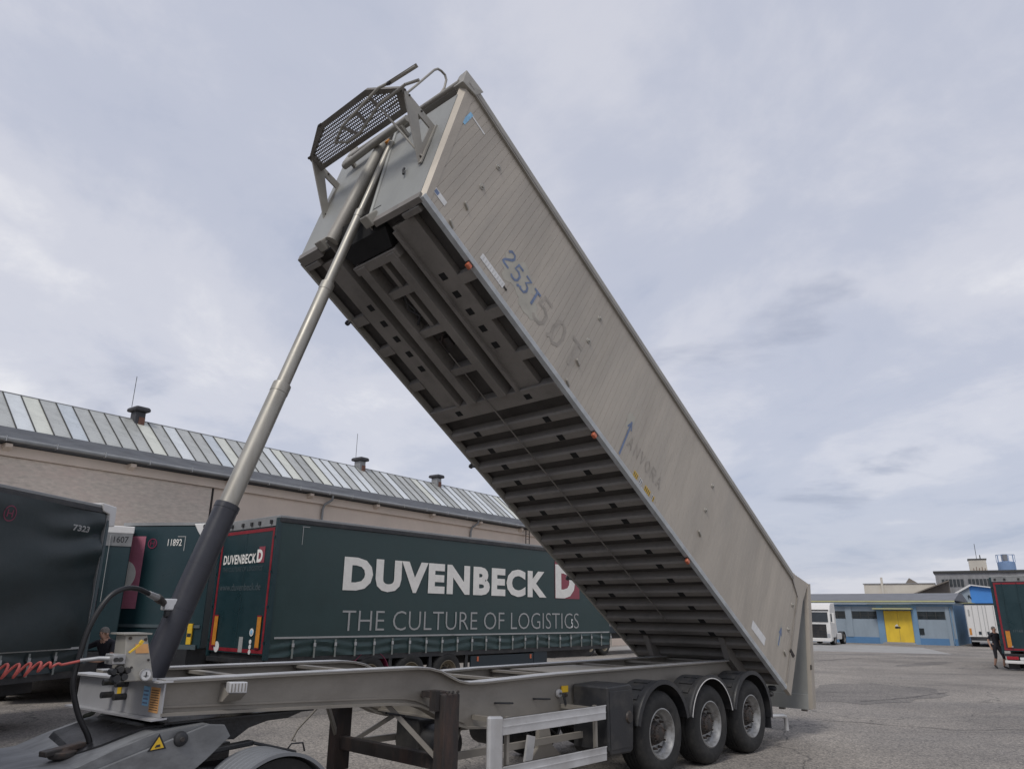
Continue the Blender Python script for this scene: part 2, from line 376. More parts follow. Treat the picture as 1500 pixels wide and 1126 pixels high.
M['tar'] = ground_mat('patched_asphalt', (.72, .73, .75))
def yard_patch(name, cx, cy, rx, ry, rot, seed, m, z):
    r_ = random.Random(seed); mb = MB(); pts = []
    for k in range(22):
        a = 2*pi*k/22; f = r_.uniform(.75, 1.1); x, y = rx*f*cos(a), ry*f*sin(a); pts.append((cx+x*cos(rot)-y*sin(rot), cy+x*sin(rot)+y*cos(rot), z))
    mb.add(pts, [tuple(range(22))]); o = mb.build(name, m); o['kind'] = 'structure'
yard_patch('asphalt_patch', 10.3, 22.6, 3.6, 1.9, .95, 3, M['tar'], .004)
yard_patch('asphalt_patch', 19.5, 36.5, 3.2, .6, .75, 5, M['tar'], .004)
yard_patch('asphalt_patch', -3.6, 17.6, 2.6, .8, .85, 9, M['tar'], .004)
def crack(pts, w, seed):
    r_ = random.Random(seed); mb = MB(); line = []
    for a, b in zip(pts[:-1], pts[1:]):
        for k in range(10): t = k/10; line.append((a[0]+(b[0]-a[0])*t + r_.uniform(-.07, .07), a[1]+(b[1]-a[1])*t + r_.uniform(-.07, .07)))
    vs = []
    for i, (x, y) in enumerate(line):
        q = line[min(i+1, len(line)-1)]; p = line[max(i-1, 0)]; d = Vector((q[0]-p[0], q[1]-p[1])).normalized(); ww = w*r_.uniform(.3, 1.2)
        vs += [(x-d.y*ww, y+d.x*ww, .0075), (x+d.y*ww, y-d.x*ww, .0075)]
    mb.add(vs, [(2*i, 2*i+2, 2*i+3, 2*i+1) for i in range(len(line)-1)]); o = mb.build('pavement_crack', M['hub']); o['kind'] = 'structure'
crack([(9.0, 20.1), (10.7, 21.1), (12.8, 22.9)], .035, 1)
crack([(15.0, 38.0), (19.0, 41.5), (24.0, 40.2)], .04, 2)
crack([(6.5, 16.5), (8.6, 15.2), (11.5, 15.8), (14.5, 14.6)], .018, 4)

# ================================================================== tipping semi-trailer
YAW = 0.819
TX, TY = 2.076, 10.594
A = 0.592                     # tipping angle of the body
UR, ZR = 4.099, 0.742         # rear bottom edge of the body
tr = thing('tipping_trailer', 'weathered aluminium tipping semi-trailer with its long body raised', 'trailer', (TX, TY, 0), YAW)

def make_wheel(parent, loc, outer=-1, R=.53, wid=.37, name='wheel', rim_m='rim'):
    """tyre mesh with rim, hub and nuts; local y = axle, outer face towards outer*y"""
    t = MB()
    h = wid/2
    prof = [(.295, -h+.03), (.31, -h+.005), (.36, -h-.012), (.44, -h-.012), (R-.035, -h+.012), (R-.006, -h+.05)]
    for k in range(4):
        yy = -h+.075 + k*(wid-.15)/4
        prof += [(R, yy), (R, yy+(wid-.15)/4-.016), (R-.014, yy+(wid-.15)/4-.012), (R-.014, yy+(wid-.15)/4-.004)]
    prof += [(R, h-.075), (R-.006, h-.05), (R-.035, h-.012), (.44, h+.012), (.36, h+.012), (.31, h-.005), (.295, h-.03)]
    t.lathe(prof, (0, 0, 0), 'y', 48)
    w = t.build(name, M['tyre'], parent, True); w.location = loc
    o = outer
    r = MB()
    pr = [(.315, .165), (.318, .180), (.300, .186), (.285, .170), (.268, .125), (.252, .115), (.240, .105), (.228, .070), (.15, .055), (.15, .04), (.23, .05), (.27, .05), (.27, -.15), (.30, -.165)]
    r.lathe([(a, b*o*(wid/.37)) for a, b in pr], (0, 0, 0), 'y', 40)
    r.build('rim', M[rim_m], w, True)
    hb = MB(); hb.lathe([(a, b*o*(wid/.37)) for a, b in [(.150, .050), (.142, .085), (.125, .11), (.11, .12), (.105, .145), (.085, .160), (.05, .165), (.0, .166)]], (0, 0, 0), 'y', 24)
    for k in range(16):
        a = 2*pi*k/16; hb.beam((.118*cos(a), .118*o*(wid/.37), .118*sin(a)), (.072*cos(a), .168*o*(wid/.37), .072*sin(a)), .012, .014)
    hb.build('hub', M['hub'], w, True)
    n0 = None
    for k in range(10):
        a = 2*pi*k/10 + .1
        if n0 is None:
            nb = MB(); nb.lathe([(.019, 0), (.019, .022*o), (.013, .026*o), (.012, .060*o), (0, .061*o)], (0, 0, 0), 'y', 6)
            n0 = nb.build('wheel_nut', M['hub'], w); n0.location = (.19*cos(a), .062*o*(wid/.37), .19*sin(a))
        else: inst(n0, w, (.19*cos(a), .062*o*(wid/.37), .19*sin(a)))
    return w
def copy_part(src, parent, loc):
    o = src.copy(); col.objects.link(o); o.parent = parent; o.location = loc
    for ch in src.children:
        c = ch.copy(); col.objects.link(c); c.parent = o
    return o
w0 = make_wheel(tr, (0, .225, .53), -1)
for i in (1, 2): copy_part(w0, tr, (1.31*i, .225, .53))
w1 = make_wheel(tr, (0, 2.355, .53), 1)
for i in (1, 2): copy_part(w1, tr, (1.31*i, 2.355, .53))
for i in range(3):
    a = MB(); a.tube([(1.31*i, .40, .53), (1.31*i, 2.2, .53)], .075, 12); a.box(1.31*i-.09, 1.31*i+.09, .62, .72, .45, .80); a.box(1.31*i-.09, 1.31*i+.09, 1.88, 1.98, .45, .80)
    a.build('axle', M['black'], tr, True)
    # trailing arm and air spring
    s_ = MB(); s_.beam((1.31*i-.5, .66, .70), (1.31*i+.42, .66, .47), .09, .07); s_.beam((1.31*i-.5, 1.93, .70), (1.31*i+.42, 1.93, .47), .09, .07)
    s_.lathe([(.0, .0), (.14, 0), (.15, .1), (.13, .16), (.15, .22), (.14, .32), (0, .32)], (1.31*i+.42, .66, .50), 'z', 20)
    s_.build('suspension_arm', M['black'], tr, True)
# chassis rails
tops = [(-6.45, 1.490), (-5.2, 1.490), (-4.2, 1.485), (-3.85, 1.483), (-3.68, 1.470), (-3.52, 1.435), (-3.38, 1.375), (-3.25, 1.325), (-3.10, 1.298), (-2.9, 1.290), (-1.6, 1.315), (0.5, 1.318), (2.0, 1.318), (3.62, 1.315)]
bots = [(-6.45, 1.225), (-5.2, 1.180), (-4.2, 1.140), (-3.95, 1.122), (-3.80, 1.095), (-3.66, 1.045), (-3.50, .965), (-3.32, .885), (-3.1, .825), (-2.8, .800), (-1.6, .800), (0.5, .86), (2.0, .90), (3.62, .92)]
for v_ in (.62, 1.97):
    r = MB(); r.ibeam(tops, bots, v_, .17, .012, .022).build('frame_rail', M['rail'], tr)
    lp = MB(); lp.ibeam([(x, z+.004) for x, z in tops], [(x, z-.004) for x, z in tops], v_, .176, .01, .003)
    lp.build('rail_cap', M['rail_light'], tr)
    bd = MB()
    for (xa, za), (xb, zb) in zip(bots[:-1], bots[1:]):
        if xb < -3.0: bd.beam((xa, v_-.012, za+.062), (xb, v_-.012, zb+.062), .016, .016)
    bd.build('rail_bead', M['rail'], tr)
for x, z0, z1 in ((-5.6, 1.22, 1.46), (-4.4, 1.18, 1.46), (-3.2, .92, 1.24), (-2.3, 1.0, 1.28), (-1.3, 1.0, 1.28), (-.5, 1.0, 1.28), (.7, 1.0, 1.29), (2.0, 1.0, 1.29), (3.3, 1.0, 1.29)):
    c = MB(); c.box(x-.05, x+.05, .63, 1.96, z1-.03, z1); c.box(x-.006, x+.006, .63, 1.96, z0, z1-.03); c.box(x-.05, x+.05, .63, 1.96, z0-.02, z0)
    c.build('cross_member', M['rail'], tr)
c = MB(); c.box(-1.2, 0.2, .9, 1.7, 1.285, 1.297); c.build('deck_plate', M['rail'], tr)
c = MB(); c.tube([(-6.3, 1.15, 1.32), (-3.4, 1.15, 1.30), (-3.0, 1.15, 1.12), (3.0, 1.15, 1.12)], .02, 8); c.build('air_line', M['hose_black'], tr, True)
# kingpin plate under the gooseneck
c = MB(); c.box(-6.40, -5.05, .56, 2.03, 1.160, 1.172); c.build('kingpin_plate', M['grease'], tr)
# front cross plate
fp = MB()
n_, f_ = Vector((-6.452, .545, 0)), Vector((-6.575, 2.06, 0))
fd = (f_-n_).normalized(); fn = Vector((fd.y*-1, fd.x, 0)) if False else Vector((-abs(fd.y), fd.x, 0))
def fpl(t, o, z): return n_ + (f_-n_)*t + fn*o + Vector((0, 0, z))
fp.hexa([fpl(0, 0, 1.215), fpl(1, 0, 1.20), fpl(1, -.014, 1.20), fpl(0, -.014, 1.215)], [fpl(0, 0, 1.470), fpl(1, 0, 1.452), fpl(1, -.014, 1.452), fpl(0, -.014, 1.470)])
pl_o = fp.build('front_plate', M['front_plate'], tr)
l = MB(); l.hexa([fpl(-.01, .075, 1.196), fpl(1.03, .075, 1.185), fpl(1.03, -.05, 1.187), fpl(-.01, -.05, 1.200)], [fpl(-.01, .075, 1.210), fpl(1.03, .075, 1.199), fpl(1.03, -.05, 1.201), fpl(-.01, -.05, 1.2145)])
l.build('bottom_flange', M['front_plate'], pl_o)
l = MB(); l.hexa([fpl(-.01, .06, 1.471), fpl(1.03, .06, 1.453), fpl(1.03, -.10, 1.453), fpl(-.01, -.10, 1.471)], [fpl(-.01, .06, 1.486), fpl(1.03, .06, 1.468), fpl(1.03, -.10, 1.468), fpl(-.01, -.10, 1.486)])
l.build('top_flange', M['rail_light'], pl_o)
def fsheet(name, t0, t1, z0, z1, m, o=.004):
    s_ = MB(); s_.hexa([fpl(t0, o, z0), fpl(t1, o, z0), fpl(t1, o-.003, z0), fpl(t0, o-.003, z0)], [fpl(t0, o, z1), fpl(t1, o, z1), fpl(t1, o-.003, z1), fpl(t0, o-.003, z1)])
    return s_.build(name, m, pl_o)
so = fsheet('instruction_sticker', .03, .125, 1.245, 1.43, M['sticker_orange'])
for k in range(9): fsheet('print_line', .035, .118, 1.262+k*.018, 1.267+k*.018, M['rust'], .0055)
sb = fsheet('blue_sticker', .14, .205, 1.285, 1.43, M['sticker_blue'])
for k in range(4): fsheet('print_line', .147, .198, 1.30+k*.03, 1.312+k*.03, M['spray_blue'], .0055)
for t in (.40, .55):
    for z in (1.33, 1.43):
        b = MB(); p = fpl(t, .0, z); b.tube([p, p+fn*.10], .026, 10); b.build('air_coupling', M['black'], pl_o, True)
fsheet('yellow_tag', .455, .50, 1.33, 1.45, M['yellow'], .006)
# valve housing on the front plate
vh = MB()
b4 = [(-6.74, .62, 1.488), (-6.52, .60, 1.488), (-6.50, .93, 1.488), (-6.72, .95, 1.488)]
t4 = [(-6.755, .68, 1.83), (-6.595, .66, 1.83), (-6.58, .90, 1.83), (-6.74, .92, 1.83)]
vh.hexa(b4, t4); vho = vh.build('valve_housing', M['alloy'], tr, bevel=.008)
q = MB(); q.box(-6.78, -6.565, .645, .935, 1.832, 1.844); q.build('housing_lid', M['alloy'], vho)
def on_face(t, h, o=.006):    # near face of the housing
    b = Vector(b4[0]).lerp(Vector(b4[1]), t); u_ = Vector(t4[0]).lerp(Vector(t4[1]), t); return b.lerp(u_, h) + Vector((0, -o, 0))
s_ = MB(); s_.hexa([on_face(.42, .60), on_face(.95, .60), on_face(.95, .60, .002), on_face(.42, .60, .002)], [on_face(.42, .80), on_face(.95, .80), on_face(.95, .80, .002), on_face(.42, .80, .002)]); s_.build('orange_label', M['sticker_orange'], vho)
p = on_face(.72, .14, 0); s_ = MB(); s_.lathe([(0, -.028), (.038, -.028), (.044, -.018), (.044, 0), (.0, 0)], tuple(p), 'y', 20); g_ = s_.build('round_gauge', M['sticker_white'], vho, True)
s_ = MB(); s_.lathe([(.040, -.032), (.046, -.032), (.046, -.012), (.040, -.012)], tuple(p), 'y', 20, close=True); s_.build('gauge_ring', M['steel'], g_, True)
s_ = MB(); s_.box(p.x-.018, p.x+.018, p.y-.031, p.y-.0285, p.z-.012, p.z-.006); s_.box(p.x-.004, p.x+.004, p.y-.031, p.y-.0285, p.z-.02, p.z+.02); s_.build('gauge_mark', M['black'], g_)
s_ = MB(); s_.box(-6.84, -6.745, .63, .80, 1.615, 1.69); s_.build('valve_block', M['steel'], vho, bevel=.006)
for z, x in ((1.652, -6.82), (1.652, -6.785)):
    s_ = MB(); s_.lathe([(0, -.02), (.017, -.02), (.017, 0)], (x, .63, z), 'y', 10); s_.build('port', M['black'], vho, True)
s_ = MB(); s_.beam((-6.74, .60, 1.70), (-6.66, .59, 1.77), .03, .012); s_.beam((-6.67, .59, 1.765), (-6.655, .59, 1.79), .03, .02); s_.build('yellow_lever', M['yellow'], vho)
for dx, dz, r_ in ((0, 0, .034), (.055, .01, .03), (.02, .065, .028), (-.03, .05, .026), (.075, .055, .024)):
    s_ = MB(); s_.lathe([(0, -.05), (r_*.8, -.05), (r_, -.03), (r_, .02), (0, .02)], (-6.80+dx, .64, 1.515+dz), 'y', 12); s_.build('coupling_head', M['black'], vho, True)
for t, h_, r_ in ((.2, .93, .012), (.88, .90, .012), (.25, .3, .009), (.9, .45, .009)):
    p = on_face(t, h_, 0); s_ = MB(); s_.lathe([(0, -.012), (r_, -.012), (r_, 0)], tuple(p), 'y', 8); s_.build('bolt', M['hub'], vho, True)
# near-side lashing box on the gooseneck
s_ = MB(); s_.prism([(-5.945, 1.455), (-5.785, 1.448), (-5.785, 1.36), (-5.945, 1.368)], 'y', .46, .53); lb = s_.build('reflector_box', M['rail_light'], tr, bevel=.008)
s_ = MB(); s_.hexa([(-5.96, .53, 1.30), (-5.80, .53, 1.30), (-5.80, .61, 1.30), (-5.96, .61, 1.30)], [(-5.945, .47, 1.36), (-5.785, .47, 1.36), (-5.785, .61, 1.44), (-5.945, .61, 1.44)]); s_.build('bracket', M['rail'], lb)
for k in range(5):
    s_ = MB(); s_.box(-5.93+k*.03, -5.922+k*.03, .457, .46, 1.375, 1.44); s_.build('rib', M['rail'], lb)
# small fittings on the near rail
for x in (-2.62, -1.95):
    s_ = MB(); s_.tube([(x, .61, 1.045), (x+.02, .54, 1.05), (x+.22, .53, 1.035), (x+.24, .61, 1.03)], .011, 8); s_.build('hook_handle', M['black'], tr, True)
s_ = MB(); s_.box(-1.42, -1.30, .588, .606, 1.085, 1.16); s_.build('yellow_plate', M['yellow'], tr)
s_ = MB(); s_.lathe([(0, -.03), (.045, -.03), (.05, 0)], (-1.48, .606, 1.08), 'y', 16); k_ = s_.build('cock_flange', M['rail_light'], tr, True)
s_ = MB(); s_.tube([(-1.48, .57, 1.08), (-1.48, .53, 1.08), (-1.45, .52, .99), (-1.44, .52, .95)], .016, 8); s_.build('cock_lever', M['black'], k_, True)
for x, z in ((-1.33, 1.045), (-3.72, 1.20), (-1.15, 1.10)):
    s_ = MB(); s_.lathe([(0, -.02), (.018, -.02), (.022, 0)], (x, .606, z), 'y', 10); s_.build('bolt', M['hub'], tr, True)
# landing legs
for v_, sg in ((.27, -1), (2.10, 1)):
    s_ = MB(); s_.box(-3.77, -3.56, v_-.075, v_+.075, .30, 1.235); lg = s_.build('landing_leg', M['rust'], tr, bevel=.012)
    s_ = MB(); s_.box(-3.72, -3.61, v_-.05, v_+.05, .12, .30); s_.build('inner_leg', M['rust'], lg)
    s_ = MB(); s_.prism([(-3.80, .10), (-3.53, .10), (-3.58, .14), (-3.75, .14)], 'y', v_-.13, v_+.13); s_.build('foot', M['rust'], lg)
    s_ = MB(); s_.box(-3.83, -3.78, v_-.01, v_+.09 if sg < 0 else v_+.03, 1.08, 1.27); s_.box(-3.76, -3.58, min(v_+.05*-sg, v_+.3*-sg), max(v_+.05*-sg, v_+.3*-sg), 1.19, 1.25); s_.build('mounting_bracket', M['rust'], lg)
    for x_ in (-3.74, -3.67, -3.60):
        s_ = MB(); s_.lathe([(0, -.014), (.016, -.014), (.018, 0)], (x_, v_-.076, 1.255), 'y', 8); s_.build('bolt', M['hub'], lg, True)
    s_ = MB(); s_.beam((-3.66, v_, .55), (-4.10 if sg < 0 else -4.05, .7 if sg < 0 else 1.9, 1.13), .035, .045); s_.beam((-3.62, v_, .52), (-3.05, .72 if sg < 0 else 1.88, .84), .035, .045); s_.build('leg_brace', M['rail'], lg)
s_ = MB(); s_.box(-3.71, -3.62, .35, 2.24, .52, .66); s_.build('leg_cross_bar', M['rust'], tr, bevel=.01)
s_ = MB(); s_.tube([(-3.86, 2.30, .95), (-4.03, 2.42, .72), (-4.08, 2.45, .60), (-4.03, 2.44, .60)], .012, 6); s_.build('crank_handle', M['rail'], tr, True)
# air tanks and plates under the frame
for x in (-3.0, -1.8):
    s_ = MB(); s_.lathe([(0, 0), (.10, .01), (.17, .06), (.185, .12), (.185, .78), (.17, .84), (.10, .89), (0, .90)], (x, .85, .62), 'y', 26); s_.build('air_tank', M['black'], tr, True)
s_ = MB(); s_.prism([(-3.20, .86), (-2.70, .86), (-2.63, .75), (-2.63, .50), (-2.75, .40), (-3.08, .40), (-3.20, .5)], 'y', 1.25, 1.65); s_.build('spare_carrier', M['black'], tr, bevel=.02)
s_ = MB(); s_.beam((-3.4, .45, .60), (-1.2, .45, .60), .05, .07); s_.beam((-3.4, 2.0, .58), (-1.2, 2.0, .58), .05, .07); s_.build('under_runner', M['rail'], tr)
s_ = MB(); s_.beam((-2.35, .35, .40), (-2.28, .35, .70), .12, .03, (0, 1, 0)); s_.build('wheel_chock', M['rail_light'], tr)
s_ = MB(); s_.prism([(-1.95, .80), (-1.80, .80), (-1.72, .52), (-1.55, .40), (-2.1, .40), (-1.98, .52)], 'y', .50, .56); s_.build('hanger_plate', M['rail'], tr)
# side guard
s_ = MB(); s_.prism([(-3.30, .40), (-3.085, .40), (-3.085, 1.0), (-3.30, 1.015)], 'y', .02, .075); sg_ = s_.build('side_guard', M['rail_light'], tr, bevel=.025)
for z0, z1 in ((.815, .975), (.365, .520)):
    s_ = MB(); s_.box(-3.085, -1.265, .035, .06, z0, z1); s_.box(-3.085, -1.265, .028, .035, z0+.075, z0+.082); s_.box(-3.085, -1.265, .026, .06, z1-.012, z1); s_.build('guard_board', M['rail_light'], sg_)
for x in (-2.97, -1.42):
    s_ = MB(); s_.box(x-.02, x+.02, .065, .105, .38, .98); s_.build('guard_post', M['rail'], sg_)
s_ = MB(); s_.beam((-2.97, .10, .93), (-2.97, .60, .93), .04, .05); s_.beam((-1.42, .10, .93), (-1.42, .60, .93), .04, .05); s_.build('guard_arm', M['rail'], sg_)
# black tool box
s_ = MB(); s_.prism([(-1.22, 1.175), (-.75, 1.19), (-.68, 1.15), (-.66, .98), (-.70, .42), (-.76, .39), (-1.18, .40), (-1.22, .46)], 'y', .03, .58); tb = s_.build('tool_box', M['black'], tr, bevel=.022)
s_ = MB(); s_.box(-1.19, -.74, .022, .03, .46, 1.12); s_.build('box_lid', M['black'], tb, bevel=.01)
s_ = MB(); s_.lathe([(0, -.02), (.06, -.02), (.075, 0), (.075, .01)], (-.79, .022, .80), 'y', 18); s_.build('box_latch', M['hub'], tb, True)
# mudguards
for i in range(3):
    x = 1.31*i
    s_ = MB(); a0, a1 = radians(12 if i < 2 else -8), radians(168)
    pr = [(.625, 0), (.640, 0), (.648, .012), (.648, .040), (.632, .05), (.632, .43), (.625, .43)]
    s_.lathe(pr, (x, .0, .55), 'y', 30, a0, a1, close=True); mg = s_.build('mudguard', M['black'], tr, True)
    e_ = MB(); e_.lathe([(.590, -.008), (.649, -.008), (.649, .0), (.590, .0)], (x, .0, .55), 'y', 30, a0, a1, close=True); e_.build('mudguard_lip', M['black'], mg, True)
    for an in (120, 135, 105):
        c_ = Vector((x+.637*cos(radians(an)), .22, .55+.637*sin(radians(an)))); d_ = Vector((-sin(radians(an)), 0, cos(radians(an))))
        e_ = MB(); e_.beam(c_-d_*.04, c_+d_*.04, .22, .02, (cos(radians(an)), 0, sin(radians(an)))); e_.build('mudguard_rib', M['black'], mg)
    if i == 1:
        e_ = MB(); e_.lathe([(.596, -.012), (.608, -.012), (.608, -.008), (.596, -.008)], (x, .0, .55), 'y', 30, a0, a1, close=True); e_.build('white_edge_strip', M['white'], mg, True)
    if i == 2:
        e_ = MB(); e_.box(3.25, 3.27, .03, .43, .30, .62); e_.build('mud_flap', M['black'], mg)
for x in (.655, 1.965):
    s_ = MB(); s_.tube([(x, .10, 1.00), (x, .62, 1.05)], .025, 8); s_.build('mudguard_stay', M['black'], tr, True)
for i in range(3):
    s_ = MB(); s_.lathe([(0, 0), (.09, .01), (.10, .04), (.10, .10), (.085, .12), (.085, .20), (0, .21)], (1.31*i-.16, .52, .62), 'y', 16); s_.build('brake_chamber', M['black'], tr, True)
for k, (y_, z_) in enumerate(((.70, .98), (.73, 1.02), (.71, 1.06))):
    s_ = MB(); s_.tube([(-3.3+k*.2, y_, z_), (-2.6, y_, z_-.03), (-1.7, y_+.02, z_-.01), (-.9, y_, z_-.02), (.4, y_, z_+.04)], .011, 6); s_.build('brake_line', M['hose_black'], tr, True)
for x_, dz_ in ((-2.75, .16), (-2.15, .22), (-1.75, .18)):
    s_ = MB(); s_.tube([(x_, .68, .92), (x_+.05, .62, .80-dz_*.4), (x_+.25, .60, .78-dz_), (x_+.45, .66, .86)], .014, 8); s_.build('hanging_hose', M['hose_black'], tr, True)
s_ = MB(); s_.tube([(-4.2, .58, 1.07), (-3.95, .60, 1.02), (-3.9, .9, 1.0)], .012, 6); s_.build('lamp_cable', M['hose_black'], tr, True)
# rear bumper and hinge
s_ = MB(); s_.tube([(3.50, .20, .44), (4.10, .20, .40), (4.19, .20, .38), (4.22, .20, .30), (4.22, .20, .16)], .035, 10); s_.build('tow_bar', M['rail_light'], tr, True)
s_ = MB(); s_.box(3.45, 3.60, .25, 2.35, .38, .50); s_.build('rear_bumper', M['black'], tr, bevel=.012)
for v_ in (.62, 1.97):
    s_ = MB(); s_.prism([(3.30, .95), (3.62, .92), (3.95, .82), (3.98, 1.02), (3.80, 1.22), (3.40, 1.30)], 'y', v_-.06, v_+.06); s_.build('hinge_block', M['black'], tr, bevel=.015)
s_ = MB(); s_.tube([(3.86, .35, 1.03), (3.86, 2.25, 1.03)], .045, 12); s_.build('hinge_shaft', M['hub'], tr, True)
for k, (x, z) in enumerate(((3.46, .86), (3.62, .78), (3.75, .86))):
    s_ = MB(); s_.lathe([(0, -.06), (.03, -.06), (.045, -.03), (.045, .06), (0, .06)], (x, .18, z), 'y', 10); s_.build('rear_coupling', M['black'], tr, True)
# hydraulic cylinder
cb, ct = Vector((-6.27, 1.30, 1.44)), Vector((-4.09, 1.30, 8.10))
cd = (ct-cb).normalized()
def cz(z): return cb + cd*((z-cb.z)/cd.z)
s_ = MB(); s_.tube([cz(1.36), cz(2.99)], .118, 28); cyl = s_.build('lifting_cylinder', M['cyl_black'], tr, True)
s_ = MB(); s_.tube([cz(2.97), cz(3.02)], .122, 28); s_.build('collar', M['cyl_black'], cyl, True)
s_ = MB(); s_.tube([cz(2.02), cz(2.04)], .1205, 28); s_.tube([cz(2.42), cz(2.43)], .1195, 28); s_.build('weld_ring', M['cyl_black'], cyl, True)
for z0, z1, r_ in ((2.99, 4.36, .095), (4.36, 5.72, .076), (5.72, 6.85, .059), (6.85, 8.1, .045)):
    s_ = MB(); s_.tube([cz(z0), cz(z1)], r_, 24); st = s_.build('stage', M['chrome'], cyl, True)
    if z1 < 7.5:
        s_ = MB(); s_.tube([cz(z1-.09), cz(z1-.012), cz(z1+.012), cz(z1+.012)], [r_+.004, r_+.005, r_+.003, r_-.02], 24); s_.build('stage_collar', M['chrome'], st, True)
s_ = MB(); s_.lathe([(0, 0), (.20, 0), (.22, .02), (.22, .045), (0, .045)], (cb.x, cb.y, 1.40), 'z', 24); s_.build('cylinder_base', M['black'], cyl, True)
p = cz(2.08) + Vector((-.14, -.02, 0)); s_ = MB(); s_.box(p.x-.05, p.x+.06, p.y-.05, p.y+.05, p.z-.06, p.z+.04); s_.build('oil_port', M['rail_light'], cyl, bevel=.01)
s_ = MB(); s_.box(p.x-.03, p.x+.03, p.y-.04, p.y+.02, p.z-.12, p.z-.06); s_.build('drain_plug', M['black'], cyl, bevel=.01)
PORT = [p + Vector((-.05, -.02, 0)), Vector((-6.36, 1.16, 2.125)), Vector((-6.47, 1.08, 2.155))]
s_ = MB(); s_.tube([PORT[0], PORT[0].lerp(PORT[1], .45), PORT[0].lerp(PORT[1], .5), PORT[1]], [.03, .03, .036, .036], 12); hc_ = s_.build('hose_coupling', M['hub'], cyl, True)
s_ = MB(); s_.tube([PORT[1], PORT[2]], [.03, .025], 12); s_.build('hose_ferrule', M['steel'], cyl, True)

# ---- raised body (local x runs to the rear, y across, z square to the floor)
V0, V1 = .026, 2.566
LEAN = .30
def sf(n, s0=10.42): return -(s0 + LEAN*n)       # x of the leaning front wall at height n
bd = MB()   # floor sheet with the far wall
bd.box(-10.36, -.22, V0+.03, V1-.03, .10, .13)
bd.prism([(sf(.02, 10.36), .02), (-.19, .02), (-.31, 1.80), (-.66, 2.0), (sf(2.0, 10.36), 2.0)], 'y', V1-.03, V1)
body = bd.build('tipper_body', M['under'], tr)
body.location = (UR, 0, ZR); body.rotation_euler = (0, A, 0)
# near wall: a backing sheet with pressed upright planks
wl_ = MB(); wl_.prism([(sf(.02, 10.30), .02), (-.20, .02), (-.305, 1.78), (-.62, 1.93), (sf(1.93, 10.30), 1.93)], 'y', V0+.0045, V0+.03)
step = .0985; s0_ = .20
while s0_ < 10.9:
    s1_ = s0_ + step
    a_, b_ = s0_+.0025, s1_-.0025
    def top(s_): return 1.905 if s_ > .62 else 1.905 - (.62-s_)*.40
    def bot(s_): return max(.035, (s_-10.31)/LEAN)
    if bot(b_) < 1.85:
        P4 = [(-b_, bot(b_)), (-a_, bot(a_)), (-a_, top(a_)), (-b_, top(b_))]
        Q4 = [(-b_-.002, bot(b_)), (-a_+.003, bot(a_)), (-a_+.003, top(a_)), (-b_-.003, top(b_))]
        wl_.add([(x, V0, z) for x, z in P4] + [(x, V0+.005, z) for x, z in Q4], [(0, 1, 2, 3), (0, 1, 5, 4), (1, 2, 6, 5), (2, 3, 7, 6), (3, 0, 4, 7)])
    s0_ = s1_
wall = wl_.build('side_wall', M['side'], body)
# bottom edge rail, top rail, corner posts
s_ = MB(); s_.prism([(V0-.012, -.015), (V0+.05, -.03), (V0+.05, .06), (V0-.004, .065), (V0-.016, .045)], 'x', -10.40, -.20); s_.build('bottom_edge', M['pale_edge'], body)
s_ = MB(); s_.prism([(V1-.05, -.03), (V1+.012, -.015), (V1+.016, .045), (V1-.05, .06)], 'x', -10.40, -.20); s_.build('bottom_edge', M['alloy'], body)
for (y0, sgn) in ((V0, -1), (V1, 1)):
    s_ = MB(); s_.prism([(y0+.035*sgn, 1.905), (y0+.035*sgn, 1.96), (y0+.02*sgn, 1.975), (y0+.02*sgn, 2.03), (y0+.0*sgn, 2.07), (y0-.08*sgn, 2.07), (y0-.08*sgn, 1.905)], 'x', -10.96, -.64)
    s_.build('top_rail', M['alloy'], body)
    s_ = MB(); s_.box(-10.94, -.64, y0+.035*sgn-.004, y0+.035*sgn+.004, 1.925, 1.945); s_.build('rail_groove', M['rib'], body)
# front corner post, chamfered
s_ = MB(); s_.hexa([(sf(0), V0+.06, 0.0), (sf(0)+.05, V0-.004, 0.0), (sf(0)+.13, V0-.004, .02), (sf(0)+.13, V0+.06, .02)],
                   [(sf(1.86), V0+.075, 1.86), (sf(1.86)+.06, V0-.004, 1.86), (sf(1.86)+.20, V0-.004, 1.86), (sf(1.86)+.20, V0+.06, 1.86)]); s_.build('corner_post', M['side'], body)
s_ = MB(); s_.hexa([(sf(0), V1-.06, 0.0), (sf(0)+.13, V1-.06, .02), (sf(0)+.13, V1+.004, .02), (sf(0)+.05, V1+.004, 0.0)],
                   [(sf(1.86), V1-.075, 1.86), (sf(1.86)+.20, V1-.06, 1.86), (sf(1.86)+.20, V1+.004, 1.86), (sf(1.86)+.06, V1+.004, 1.86)]); s_.build('corner_post', M['alloy'], body)
# pointed corner caps at the front top
for y0, y1 in ((V0-.04, V0+.16), (V1-.16, V1+.04)):
    ya, yb = (y0, y1) if y0 < 1 else (y1, y0)
    s_ = MB(); s_.add([(-11.02, ya, 1.83), (-10.78, ya, 1.90), (-10.74, ya, 2.09), (-11.08, (ya*.7+yb*.3), 2.13), (-11.02, yb, 1.86), (-10.80, yb, 1.90), (-10.78, yb, 2.09), (-11.07, yb, 2.11)],
                      [(0, 1, 2, 3), (4, 7, 6, 5), (0, 3, 7, 4), (1, 5, 6, 2), (3, 2, 6, 7), (0, 4, 5, 1)]); s_.build('corner_cap', M['alloy'], body, bevel=.01)
